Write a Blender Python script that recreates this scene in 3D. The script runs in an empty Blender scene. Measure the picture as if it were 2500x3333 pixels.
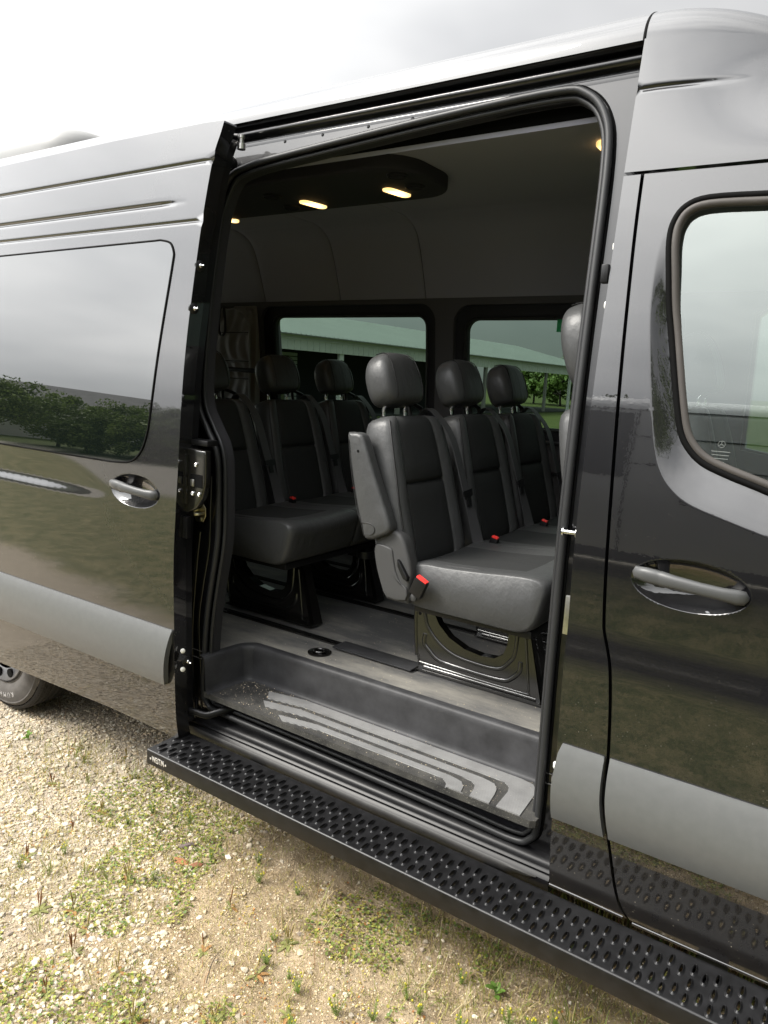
import bpy, bmesh, math, random
import numpy as np
from mathutils import Vector, Matrix
from mathutils.geometry import delaunay_2d_cdt

random.seed(7)
RNG = np.random.default_rng(11)
SC = bpy.context.scene
COL = SC.collection
R = math.radians

# ------------------------------------------------------------------ camera
cam_d = bpy.data.cameras.new('camera')
cam = bpy.data.objects.new('camera', cam_d)
COL.objects.link(cam)
SC.camera = cam
cam_d.sensor_fit = 'HORIZONTAL'
cam_d.sensor_width = 36.0
cam_d.lens = 36.0 * 2400 / 2500
cam_d.clip_start = 0.02
cam_d.clip_end = 3000
yaw, pitch, roll = R(33.683), R(10.19), R(-2.867)
fw = Vector((-math.sin(yaw) * math.cos(pitch), math.cos(yaw) * math.cos(pitch), -math.sin(pitch)))
rt = Vector((math.cos(yaw), math.sin(yaw), 0))
dn = fw.cross(rt)
r2 = rt * math.cos(roll) + dn * math.sin(roll)
d2 = -rt * math.sin(roll) + dn * math.cos(roll)
mw = Matrix((r2, -d2, -fw)).transposed().to_4x4()
mw.translation = Vector((0, -1.78, 1.73))
cam.matrix_world = mw

# ------------------------------------------------------------------ world and sun
SUN_EL, SUN_AZ = R(46), R(226)      # azimuth measured from +Y towards +X
world = bpy.data.worlds.new('World')
SC.world = world
world.use_nodes = True
wn = world.node_tree
wn.nodes.clear()


def nd(nt, kind, **kw):
    n = nt.nodes.new(kind)
    for k, v in kw.items():
        if k.startswith('i_'):
            key = k[2:].replace('_', ' ')
            n.inputs[key].default_value = v
        else:
            setattr(n, k, v)
    return n


def lk(nt, a, b):
    nt.links.new(a, b)


w_out = nd(wn, 'ShaderNodeOutputWorld')
w_bg = nd(wn, 'ShaderNodeBackground', i_Strength=1.0)
w_sky = nd(wn, 'ShaderNodeTexSky', sky_type='NISHITA', sun_disc=False,
           sun_elevation=SUN_EL, sun_rotation=SUN_AZ)
w_sk = nd(wn, 'ShaderNodeVectorMath', operation='SCALE')
w_sk.inputs['Scale'].default_value = 0.05
w_tc = nd(wn, 'ShaderNodeTexCoord')
w_sep = nd(wn, 'ShaderNodeSeparateXYZ')
w_map = nd(wn, 'ShaderNodeMapping')
w_map.inputs['Scale'].default_value = (1.0, 1.0, 2.2)
w_n1 = nd(wn, 'ShaderNodeTexNoise', i_Scale=1.7, i_Detail=4.0, i_Roughness=0.5)
w_rmp = nd(wn, 'ShaderNodeValToRGB')
w_rmp.color_ramp.elements[0].position = 0.33
w_rmp.color_ramp.elements[0].color = (0.60, 0.61, 0.625, 1)
w_rmp.color_ramp.elements[1].position = 0.60
w_rmp.color_ramp.elements[1].color = (1.0, 0.995, 0.985, 1)
# overcast dome: brighter overhead than at the horizon
w_ma = nd(wn, 'ShaderNodeMath', operation='MULTIPLY_ADD')
w_ma.inputs[1].default_value = 0.55
w_ma.inputs[2].default_value = 1.02
w_mx = nd(wn, 'ShaderNodeMath', operation='MAXIMUM')
w_mx.inputs[1].default_value = 0.0
# bright veil of cloud round the hidden sun, falling off smoothly with the angle from it
w_dot = nd(wn, 'ShaderNodeVectorMath', operation='DOT_PRODUCT')
w_dot.inputs[1].default_value = (math.sin(SUN_AZ) * math.cos(SUN_EL), math.cos(SUN_AZ) * math.cos(SUN_EL), math.sin(SUN_EL))
w_ac = nd(wn, 'ShaderNodeMath', operation='ARCCOSINE', use_clamp=False)
w_dv = nd(wn, 'ShaderNodeMath', operation='DIVIDE')
w_dv.inputs[1].default_value = R(52)
w_sq = nd(wn, 'ShaderNodeMath', operation='MULTIPLY')
w_ng = nd(wn, 'ShaderNodeMath', operation='MULTIPLY')
w_ng.inputs[1].default_value = -1.0
w_ex = nd(wn, 'ShaderNodeMath', operation='EXPONENT')
w_gl = nd(wn, 'ShaderNodeMath', operation='MULTIPLY_ADD')
w_gl.inputs[1].default_value = 1.18
w_gl.inputs[2].default_value = 0.088
w_tt = nd(wn, 'ShaderNodeMath', operation='MULTIPLY')
w_cl = nd(wn, 'ShaderNodeVectorMath', operation='SCALE')
w_mix = nd(wn, 'ShaderNodeMix', data_type='RGBA')
w_mix.inputs['Factor'].default_value = 0.95
lk(wn, w_tc.outputs['Generated'], w_sep.inputs[0])
lk(wn, w_tc.outputs['Generated'], w_map.inputs['Vector'])
lk(wn, w_map.outputs[0], w_n1.inputs['Vector'])
lk(wn, w_n1.outputs['Fac'], w_rmp.inputs['Fac'])
lk(wn, w_sep.outputs['Z'], w_mx.inputs[0])
lk(wn, w_mx.outputs[0], w_ma.inputs[0])
lk(wn, w_rmp.outputs['Color'], w_cl.inputs[0])
lk(wn, w_tc.outputs['Generated'], w_dot.inputs[0])
lk(wn, w_dot.outputs['Value'], w_ac.inputs[0])
lk(wn, w_ac.outputs[0], w_dv.inputs[0])
lk(wn, w_dv.outputs[0], w_sq.inputs[0])
lk(wn, w_dv.outputs[0], w_sq.inputs[1])
lk(wn, w_sq.outputs[0], w_ng.inputs[0])
lk(wn, w_ng.outputs[0], w_ex.inputs[0])
lk(wn, w_ex.outputs[0], w_gl.inputs[0])
lk(wn, w_ma.outputs[0], w_tt.inputs[0])
lk(wn, w_gl.outputs[0], w_tt.inputs[1])
lk(wn, w_tt.outputs[0], w_cl.inputs['Scale'])
lk(wn, w_sky.outputs['Color'], w_sk.inputs[0])
lk(wn, w_sk.outputs[0], w_mix.inputs['A'])
lk(wn, w_cl.outputs[0], w_mix.inputs['B'])
lk(wn, w_mix.outputs['Result'], w_bg.inputs['Color'])
lk(wn, w_bg.outputs[0], w_out.inputs['Surface'])

sun_d = bpy.data.lights.new('sun', 'SUN')
sun_d.energy = 1.5
sun_d.angle = R(20)
sun_d.color = (1.0, 0.955, 0.88)
sun = bpy.data.objects.new('sun', sun_d)
COL.objects.link(sun)
sdir = Vector((math.sin(SUN_AZ) * math.cos(SUN_EL), math.cos(SUN_AZ) * math.cos(SUN_EL), math.sin(SUN_EL)))
sun.rotation_euler = sdir.to_track_quat('Z', 'Y').to_euler()
sun.location = sdir * 60

SC.render.engine = 'CYCLES'
SC.cycles.max_bounces = 8
SC.cycles.diffuse_bounces = 6
SC.cycles.glossy_bounces = 5
SC.cycles.transparent_max_bounces = 12
SC.cycles.sample_clamp_indirect = 6.0
SC.cycles.use_denoising = True
SC.view_settings.view_transform = 'Standard'
SC.view_settings.look = 'None'
SC.view_settings.gamma = 1.0
SC.view_settings.exposure = 2.12
SC.view_settings.use_curve_mapping = False

# ------------------------------------------------------------------ materials
MATS = {}


def new_mat(name):
    m = bpy.data.materials.new(name)
    m.use_nodes = True
    nt = m.node_tree
    b = nt.nodes.get('Principled BSDF')
    MATS[name] = m
    return m, nt, b


def pos_noise(nt, scale, detail=3.0, rough=0.5, stretch=None):
    g = nd(nt, 'ShaderNodeTexCoord')
    v = g.outputs['Object']
    if stretch:
        mp = nd(nt, 'ShaderNodeMapping')
        mp.inputs['Scale'].default_value = stretch
        lk(nt, v, mp.inputs['Vector'])
        v = mp.outputs[0]
    n = nd(nt, 'ShaderNodeTexNoise', i_Scale=scale, i_Detail=detail, i_Roughness=rough)
    lk(nt, v, n.inputs['Vector'])
    return n


def simple(name, col, rough=0.5, metal=0.0, spec=0.5, bump=None, var=0.0, var_scale=6.0, coat=0.0):
    m, nt, b = new_mat(name)
    b.inputs['Base Color'].default_value = (*col, 1)
    b.inputs['Roughness'].default_value = rough
    b.inputs['Metallic'].default_value = metal
    b.inputs['Specular IOR Level'].default_value = spec
    b.inputs['Coat Weight'].default_value = coat
    if var:
        n = pos_noise(nt, var_scale, 5.0, 0.6)
        r = nd(nt, 'ShaderNodeValToRGB')
        r.color_ramp.elements[0].position = 0.3
        r.color_ramp.elements[1].position = 0.7
        r.color_ramp.elements[0].color = (*[c * (1 - var) for c in col], 1)
        r.color_ramp.elements[1].color = (*[min(1, c * (1 + var)) for c in col], 1)
        lk(nt, n.outputs['Fac'], r.inputs['Fac'])
        lk(nt, r.outputs['Color'], b.inputs['Base Color'])
    if bump:
        sc, st, dist = bump
        n = pos_noise(nt, sc, 2.0, 0.5)
        bp = nd(nt, 'ShaderNodeBump', i_Strength=st, i_Distance=dist)
        lk(nt, n.outputs['Fac'], bp.inputs['Height'])
        lk(nt, bp.outputs[0], b.inputs['Normal'])
    return m


def paint(name, ior=2.3, dust=0.0, base=(0.004, 0.004, 0.005), wav=0.03):
    """glossy black car paint with a clear coat, slight orange peel and road dust low down"""
    m, nt, b = new_mat(name)
    b.inputs['Base Color'].default_value = (*base, 1)
    b.inputs['Roughness'].default_value = 0.35
    b.inputs['Specular IOR Level'].default_value = 0.2
    b.inputs['Coat Weight'].default_value = 1.0
    b.inputs['Coat Roughness'].default_value = 0.008
    b.inputs['Coat IOR'].default_value = ior
    n = pos_noise(nt, 120.0, 1.0, 0.5)
    bp = nd(nt, 'ShaderNodeBump', i_Strength=wav, i_Distance=0.002)
    lk(nt, n.outputs['Fac'], bp.inputs['Height'])
    lk(nt, bp.outputs[0], b.inputs['Coat Normal'])
    if dust:
        g = nd(nt, 'ShaderNodeNewGeometry')
        s = nd(nt, 'ShaderNodeSeparateXYZ')
        lk(nt, g.outputs['Position'], s.inputs[0])
        mr = nd(nt, 'ShaderNodeMapRange', interpolation_type='SMOOTHSTEP')
        mr.inputs['From Min'].default_value = 1.15
        mr.inputs['From Max'].default_value = 0.45
        mr.inputs['To Min'].default_value = 0.06
        lk(nt, s.outputs['Z'], mr.inputs['Value'])
        v = nd(nt, 'ShaderNodeTexVoronoi', i_Scale=75.0)
        t = nd(nt, 'ShaderNodeTexCoord')
        lk(nt, t.outputs['Object'], v.inputs['Vector'])
        sp = nd(nt, 'ShaderNodeMapRange')
        sp.inputs['From Min'].default_value = 0.13
        sp.inputs['From Max'].default_value = 0.07
        lk(nt, v.outputs['Distance'], sp.inputs['Value'])
        n2 = pos_noise(nt, 14.0, 4.0, 0.7)
        th = nd(nt, 'ShaderNodeMapRange')
        th.inputs['From Min'].default_value = 0.50
        th.inputs['From Max'].default_value = 0.62
        lk(nt, n2.outputs['Fac'], th.inputs['Value'])
        m1 = nd(nt, 'ShaderNodeMath', operation='MULTIPLY')
        lk(nt, sp.outputs[0], m1.inputs[0])
        lk(nt, th.outputs[0], m1.inputs[1])
        film = nd(nt, 'ShaderNodeMath', operation='MULTIPLY_ADD')
        film.inputs[1].default_value = 0.06
        lk(nt, n2.outputs['Fac'], film.inputs[0])
        lk(nt, m1.outputs[0], film.inputs[2])
        m2 = nd(nt, 'ShaderNodeMath', operation='MULTIPLY')
        lk(nt, film.outputs[0], m2.inputs[0])
        lk(nt, mr.outputs[0], m2.inputs[1])
        m3 = nd(nt, 'ShaderNodeMath', operation='MULTIPLY', use_clamp=True)
        m3.inputs[1].default_value = dust
        lk(nt, m2.outputs[0], m3.inputs[0])
        df = nd(nt, 'ShaderNodeBsdfDiffuse')
        df.inputs['Color'].default_value = (0.22, 0.195, 0.155, 1)
        ms = nd(nt, 'ShaderNodeMixShader')
        lk(nt, m3.outputs[0], ms.inputs[0])
        lk(nt, b.outputs[0], ms.inputs[1])
        lk(nt, df.outputs[0], ms.inputs[2])
        lk(nt, ms.outputs[0], nt.nodes['Material Output'].inputs['Surface'])
    return m


def glass(name, tint, ior=1.5, refl=None):
    m, nt, b = new_mat(name)
    nt.nodes.remove(b)
    tr = nd(nt, 'ShaderNodeBsdfTransparent')
    tr.inputs['Color'].default_value = (*tint, 1)
    gl = nd(nt, 'ShaderNodeBsdfGlossy')
    gl.inputs['Roughness'].default_value = 0.0
    gl.inputs['Color'].default_value = (0.93, 1.0, 0.96, 1)
    fr = nd(nt, 'ShaderNodeFresnel', i_IOR=ior)
    ms = nd(nt, 'ShaderNodeMixShader')
    lk(nt, fr.outputs[0], ms.inputs[0])
    lk(nt, tr.outputs[0], ms.inputs[1])
    lk(nt, gl.outputs[0], ms.inputs[2])
    lk(nt, ms.outputs[0], nt.nodes['Material Output'].inputs['Surface'])
    return m


paint('paint', 1.77, dust=1.0, wav=0.014)
paint('paint_inner', 1.45, dust=0.25, wav=0.01)
simple('sill_black', (0.0049, 0.0049, 0.0054), 0.38, spec=0.22, var=0.5, var_scale=14)
simple('satin_black', (0.0059, 0.0059, 0.0064), 0.32, spec=0.3, bump=(400, 0.1, 0.0005))
simple('moulding', (0.0809, 0.0833, 0.0823), 0.36, spec=0.5, bump=(900, 0.12, 0.0004), var=0.06, var_scale=40)
simple('rubber', (0.0167, 0.0172, 0.0181), 0.44, spec=0.3, bump=(300, 0.1, 0.0006))
simple('rubber_grey', (0.040, 0.0355, 0.032), 0.55, spec=0.3, var=0.15, var_scale=18)
simple('gap_black', (0.0015, 0.0015, 0.0015), 0.8, spec=0.1)
simple('headliner', (0.29, 0.29, 0.345), 0.92, spec=0.15, bump=(500, 0.15, 0.0008))
simple('trim_dark', (0.022, 0.022, 0.025), 0.6, spec=0.2, bump=(400, 0.15, 0.0006))
simple('trim_grey', (0.30, 0.285, 0.275), 0.75, spec=0.2)
simple('console', (0.0294, 0.0279, 0.0353), 0.7, spec=0.2)
simple('leather', (0.040, 0.0408, 0.0412), 0.42, spec=0.36, bump=(300, 0.22, 0.0012))
simple('fabric', (0.0195, 0.0203, 0.0203), 0.7, spec=0.25, bump=(1200, 0.3, 0.0006))
for _nm, _st in (('leather', 0.36), ('fabric', 0.18)):
    _t = MATS[_nm].node_tree
    _b = next(q for q in _t.nodes if q.type == 'BUMP')
    _n = pos_noise(_t, 13.0, 4.0, 0.6, stretch=(1.0, 1.6, 0.7))
    _b2 = nd(_t, 'ShaderNodeBump', i_Strength=_st, i_Distance=0.012)
    lk(_t, _n.outputs['Fac'], _b2.inputs['Height'])
    lk(_t, _b2.outputs[0], _b.inputs['Normal'])
simple('thread', (0.0059, 0.0059, 0.0061), 0.6)
simple('seat_plastic', (0.040, 0.040, 0.040), 0.55, spec=0.3, bump=(700, 0.3, 0.0006))
simple('black_plastic', (0.0049, 0.0049, 0.0054), 0.4, spec=0.35)
simple('chrome', (0.75, 0.75, 0.76), 0.12, metal=1.0)
simple('steel', (0.55, 0.54, 0.52), 0.3, metal=1.0, var=0.15, var_scale=60)
simple('zinc_yellow', (0.78, 0.72, 0.50), 0.30, metal=1.0, var=0.12, var_scale=40)
simple('red_plastic', (0.75, 0.035, 0.03), 0.4)
simple('belt', (0.045, 0.045, 0.047), 0.55, bump=(900, 0.3, 0.0008))
simple('white_plastic', (0.75, 0.74, 0.70), 0.5)
simple('leg_paint', (0.006, 0.0056, 0.005), 0.20, spec=0.95)
simple('board_black', (0.0054, 0.0054, 0.0059), 0.42, spec=0.38, bump=(600, 0.2, 0.0005), var=0.6, var_scale=25)
simple('tyre_rubber', (0.0170, 0.0160, 0.0150), 0.75, spec=0.3, var=0.3, var_scale=30, bump=(200, 0.2, 0.001))
simple('tyre_side', (0.0735, 0.0686, 0.0637), 0.8, spec=0.2, var=0.2, var_scale=25)
simple('rim_silver', (0.0784, 0.0784, 0.0809), 0.4, metal=0.5, var=0.15, var_scale=30)
simple('badge_silver', (0.72, 0.70, 0.66), 0.35, metal=0.6)
simple('sticker_green', (0.008, 0.16, 0.075), 0.5)
_m = MATS['sticker_green'].node_tree
_tl = nd(_m, 'ShaderNodeBsdfTranslucent')
_tl.inputs['Color'].default_value = (0.01, 0.42, 0.20, 1)
_ad = nd(_m, 'ShaderNodeAddShader')
lk(_m, _m.nodes['Principled BSDF'].outputs[0], _ad.inputs[0])
lk(_m, _tl.outputs[0], _ad.inputs[1])
lk(_m, _ad.outputs[0], _m.nodes['Material Output'].inputs['Surface'])
simple('sticker_text', (0.8, 0.85, 0.8), 0.5)
simple('etch', (0.1078, 0.1176, 0.1127), 0.6)
simple('tyre_letter', (0.30, 0.29, 0.28), 0.7)
simple('curtain', (0.30, 0.29, 0.295), 0.8, spec=0.2)
simple('under', (0.0039, 0.0039, 0.0039), 0.8)
glass('glass_tint', (0.33, 0.43, 0.37), 1.45)
glass('glass_door_clear', (0.75, 0.83, 0.78), 1.45)
glass('glass_door', (0.66, 0.74, 0.70), 2.4)
# the dark privacy glass of the sliding door
m, nt, b = new_mat('glass_privacy')
b.inputs['Base Color'].default_value = (0.004, 0.006, 0.005, 1)
b.inputs['Roughness'].default_value = 0.05
b.inputs['Specular IOR Level'].default_value = 0.0
b.inputs['Coat Weight'].default_value = 1.0
b.inputs['Coat Roughness'].default_value = 0.0
b.inputs['Coat IOR'].default_value = 2.25
# lamps
m, nt, b = new_mat('lamp_lens')
b.inputs['Base Color'].default_value = (0.8, 0.55, 0.25, 1)
b.inputs['Emission Color'].default_value = (1.0, 0.62, 0.22, 1)
n = pos_noise(nt, 9.0, 1.0)
wv = nd(nt, 'ShaderNodeTexWave', wave_type='RINGS', i_Scale=28.0)
t = nd(nt, 'ShaderNodeTexCoord')
gr = nd(nt, 'ShaderNodeTexGradient', gradient_type='SPHERICAL')
mp = nd(nt, 'ShaderNodeMapping')
mp.inputs['Scale'].default_value = (22.0, 11.0, 5.0)
lk(nt, t.outputs['Object'], mp.inputs['Vector'])
lk(nt, mp.outputs[0], gr.inputs['Vector'])
mm = nd(nt, 'ShaderNodeMath', operation='MULTIPLY_ADD')
mm.inputs[1].default_value = 1.9
mm.inputs[2].default_value = 0.09
lk(nt, gr.outputs['Fac'], mm.inputs[0])
lk(nt, mm.outputs[0], b.inputs['Emission Strength'])

# van floor: charcoal vinyl with swept sand and dust
m, nt, b = new_mat('floor_vinyl')
b.inputs['Roughness'].default_value = 0.62
n1 = pos_noise(nt, 5.0, 8.0, 0.72, stretch=(0.6, 2.0, 1))
n2 = pos_noise(nt, 260.0, 2.0, 0.6)
g = nd(nt, 'ShaderNodeNewGeometry')
s = nd(nt, 'ShaderNodeSeparateXYZ')
lk(nt, g.outputs['Position'], s.inputs[0])
near = nd(nt, 'ShaderNodeMapRange')
near.inputs['From Min'].default_value = 0.75
near.inputs['From Max'].default_value = 0.15
near.inputs['To Min'].default_value = -0.06
near.inputs['To Max'].default_value = 0.13
lk(nt, s.outputs['Y'], near.inputs['Value'])
ad = nd(nt, 'ShaderNodeMath', operation='ADD')
lk(nt, n1.outputs['Fac'], ad.inputs[0])
lk(nt, near.outputs[0], ad.inputs[1])
r1 = nd(nt, 'ShaderNodeValToRGB')
r1.color_ramp.elements[0].position = 0.42
r1.color_ramp.elements[1].position = 0.78
r1.color_ramp.elements[0].color = (0.058, 0.058, 0.059, 1)
r1.color_ramp.elements[1].color = (0.20, 0.19, 0.165, 1)
lk(nt, ad.outputs[0], r1.inputs['Fac'])
r2_ = nd(nt, 'ShaderNodeValToRGB')
r2_.color_ramp.elements[0].position = 0.66
r2_.color_ramp.elements[0].color = (0, 0, 0, 1)
r2_.color_ramp.elements[1].position = 0.74
lk(nt, n2.outputs['Fac'], r2_.inputs['Fac'])
mx = nd(nt, 'ShaderNodeMix', data_type='RGBA')
mx.inputs['B'].default_value = (0.2205, 0.2058, 0.1764, 1)
lk(nt, r2_.outputs['Color'], mx.inputs['Factor'])
lk(nt, r1.outputs['Color'], mx.inputs['A'])
lk(nt, mx.outputs['Result'], b.inputs['Base Color'])
bp = nd(nt, 'ShaderNodeBump', i_Strength=0.3, i_Distance=0.001)
lk(nt, n2.outputs['Fac'], bp.inputs['Height'])
lk(nt, bp.outputs[0], b.inputs['Normal'])
simple('step_plastic', (0.026, 0.026, 0.0275), 0.52, spec=0.25, bump=(500, 0.3, 0.0007), var=0.45, var_scale=9)
# ribbed anti-slip inserts
m, nt, b = new_mat('step_ribs')
b.inputs['Roughness'].default_value = 0.5
t = nd(nt, 'ShaderNodeTexCoord')
wv = nd(nt, 'ShaderNodeTexWave', wave_type='BANDS', bands_direction='Y', i_Scale=60.0)
lk(nt, t.outputs['Object'], wv.inputs['Vector'])
rr = nd(nt, 'ShaderNodeValToRGB')
rr.color_ramp.elements[0].color = (0.055, 0.055, 0.055, 1)
rr.color_ramp.elements[1].color = (0.24, 0.24, 0.235, 1)
n1 = pos_noise(nt, 9.0, 6.0, 0.7)
m9 = nd(nt, 'ShaderNodeMath', operation='MULTIPLY')
lk(nt, wv.outputs['Fac'], m9.inputs[0])
lk(nt, n1.outputs['Fac'], m9.inputs[1])
m10 = nd(nt, 'ShaderNodeMath', operation='MULTIPLY')
m10.inputs[1].default_value = 1.9
lk(nt, m9.outputs[0], m10.inputs[0])
lk(nt, m10.outputs[0], rr.inputs['Fac'])
lk(nt, rr.outputs['Color'], b.inputs['Base Color'])
bp = nd(nt, 'ShaderNodeBump', i_Strength=0.5, i_Distance=0.001)
lk(nt, wv.outputs['Fac'], bp.inputs['Height'])
lk(nt, bp.outputs[0], b.inputs['Normal'])


def attr_mat(name, rough=0.8, spec=0.2, trans=0.0):
    """colour taken from each piece's own colour attribute"""
    m, nt, b = new_mat(name)
    a = nd(nt, 'ShaderNodeAttribute', attribute_name='Col')
    lk(nt, a.outputs['Color'], b.inputs['Base Color'])
    b.inputs['Roughness'].default_value = rough
    b.inputs['Specular IOR Level'].default_value = spec
    if trans:
        tl = nd(nt, 'ShaderNodeBsdfTranslucent')
        lk(nt, a.outputs['Color'], tl.inputs['Color'])
        ms = nd(nt, 'ShaderNodeMixShader')
        ms.inputs[0].default_value = trans
        lk(nt, b.outputs[0], ms.inputs[1])
        lk(nt, tl.outputs[0], ms.inputs[2])
        lk(nt, ms.outputs[0], nt.nodes['Material Output'].inputs['Surface'])
    return m


attr_mat('stone_mat', 0.85, 0.2)
attr_mat('plant_mat', 0.55, 0.3, 0.25)
attr_mat('leaf_mat', 0.6, 0.3, 0.2)
simple('bark', (0.0294, 0.0235, 0.0186), 0.9, var=0.3, var_scale=8)
simple('siding_white', (0.72, 0.72, 0.70), 0.6)
simple('shingle_grey', (0.0980, 0.0980, 0.1029), 0.85, var=0.2, var_scale=3)
simple('shutter_dark', (0.0147, 0.0157, 0.0172), 0.6)
simple('pane_dark', (0.0098, 0.0123, 0.0147), 0.1, spec=0.3)
simple('shed_roof', (0.17, 0.19, 0.18), 0.5, var=0.06, var_scale=0.4)
simple('shed_white', (0.60, 0.62, 0.60), 0.55, var=0.04, var_scale=1.5)
simple('shed_dark', (0.0172, 0.0196, 0.0186), 0.8)
simple('silver_paint', (0.50, 0.51, 0.52), 0.3, metal=0.35, coat=0.7)
simple('pole_wood', (0.2058, 0.2009, 0.1862), 0.8)

# ground: pale gravel and dirt close by, rough grass, a gravel drive, then lawn
m, nt, b = new_mat('ground_mat')
b.inputs['Roughness'].default_value = 0.95
b.inputs['Specular IOR Level'].default_value = 0.1
g = nd(nt, 'ShaderNodeNewGeometry')
s = nd(nt, 'ShaderNodeSeparateXYZ')
lk(nt, g.outputs['Position'], s.inputs[0])


def gnoise(scale, detail=4.0, rough=0.6):
    n = nd(nt, 'ShaderNodeTexNoise', i_Scale=scale, i_Detail=detail, i_Roughness=rough)
    lk(nt, g.outputs['Position'], n.inputs['Vector'])
    return n.outputs['Fac']


def ramp(fac, p0, c0, p1, c1):
    r = nd(nt, 'ShaderNodeValToRGB')
    r.color_ramp.elements[0].position = p0
    r.color_ramp.elements[0].color = (*c0, 1)
    r.color_ramp.elements[1].position = p1
    r.color_ramp.elements[1].color = (*c1, 1)
    lk(nt, fac, r.inputs['Fac'])
    return r.outputs['Color']


def mixc(fac, a, bb):
    x = nd(nt, 'ShaderNodeMix', data_type='RGBA')
    lk(nt, fac, x.inputs['Factor'])
    lk(nt, a, x.inputs['A'])
    lk(nt, bb, x.inputs['B'])
    return x.outputs['Result']


def band(axis, a, b_, wob=0.0, wscale=0.3):
    """0 -> 1 as the coordinate runs from a to b_"""
    v = s.outputs[axis]
    if wob:
        q = nd(nt, 'ShaderNodeMath', operation='MULTIPLY_ADD')
        q.inputs[1].default_value = wob
        lk(nt, gnoise(wscale, 4.0), q.inputs[0])
        lk(nt, v, q.inputs[2])
        v = q.outputs[0]
    mr = nd(nt, 'ShaderNodeMapRange', interpolation_type='SMOOTHSTEP')
    mr.inputs['From Min'].default_value = a
    mr.inputs['From Max'].default_value = b_
    lk(nt, v, mr.inputs['Value'])
    return mr.outputs[0]


dirt = ramp(gnoise(9.0, 8.0, 0.7), 0.30, (0.2214, 0.1631, 0.0961), 0.68, (0.3908, 0.3107, 0.2078))
grav = ramp(gnoise(70.0, 4.0, 0.75), 0.34, (0.2800, 0.2363, 0.1793), 0.66, (0.4822, 0.4173, 0.3270))
leftness = band('X', -1.2, -1.9, 0.9, 2.2)
nearc = mixc(leftness, dirt, grav)
gmix = nd(nt, 'ShaderNodeMath', operation='MULTIPLY_ADD')
gmix.inputs[1].default_value = 0.55
lk(nt, gnoise(38.0, 6.0, 0.8), gmix.inputs[0])
gm2 = nd(nt, 'ShaderNodeMath', operation='MULTIPLY')
gm2.inputs[1].default_value = 0.45
lk(nt, gnoise(5.0, 6.0, 0.75), gm2.inputs[0])
lk(nt, gm2.outputs[0], gmix.inputs[2])
grass = ramp(gmix.outputs[0], 0.44, (0.0624, 0.0831, 0.0238), 0.60, (0.2771, 0.2364, 0.1194))
drive = ramp(gnoise(9.0, 10.0, 0.8), 0.36, (0.2558, 0.2345, 0.2024), 0.64, (0.3695, 0.3481, 0.3055))
lawn = ramp(gnoise(0.8, 8.0, 0.7), 0.3, (0.0245, 0.0416, 0.0098), 0.7, (0.0686, 0.0784, 0.0245))
sk = nd(nt, 'ShaderNodeMath', operation='MULTIPLY_ADD')
sk.inputs[1].default_value = -0.15
lk(nt, s.outputs['X'], sk.inputs[0])
lk(nt, s.outputs['Y'], sk.inputs[2])
skn = nd(nt, 'ShaderNodeMath', operation='MULTIPLY_ADD')
skn.inputs[1].default_value = 0.7
lk(nt, gnoise(1.3, 5.0, 0.7), skn.inputs[0])
lk(nt, sk.outputs[0], skn.inputs[2])
skm = nd(nt, 'ShaderNodeMapRange', interpolation_type='SMOOTHSTEP')
skm.inputs['From Min'].default_value = -0.45
skm.inputs['From Max'].default_value = -0.80
lk(nt, skn.outputs[0], skm.inputs['Value'])
c1 = mixc(skm.outputs[0], nearc, grass)
c2 = mixc(band('Y', -4.6, -5.6, 1.4, 0.6), c1, drive)
c3 = mixc(band('Y', -9.5, -11.0, 2.0, 0.2), c2, lawn)
farside = mixc(band('Y', 3.0, 5.0, 1.5, 0.5), c3, lawn)
lk(nt, farside, b.inputs['Base Color'])
bn = nd(nt, 'ShaderNodeBump', i_Strength=1.0, i_Distance=0.016)
lk(nt, gnoise(55.0, 6.0, 0.7), bn.inputs['Height'])
lk(nt, bn.outputs[0], b.inputs['Normal'])


# ------------------------------------------------------------------ mesh helpers
def link(name, me, parent=None, mat=None, kind=None):
    o = bpy.data.objects.new(name, me)
    COL.objects.link(o)
    if mat is not None and me is not None:
        for mm_ in (mat if isinstance(mat, (list, tuple)) else [mat]):
            me.materials.append(MATS[mm_])
    if parent is not None:
        o.parent = parent
    if kind:
        o['kind'] = kind
    return o


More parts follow.
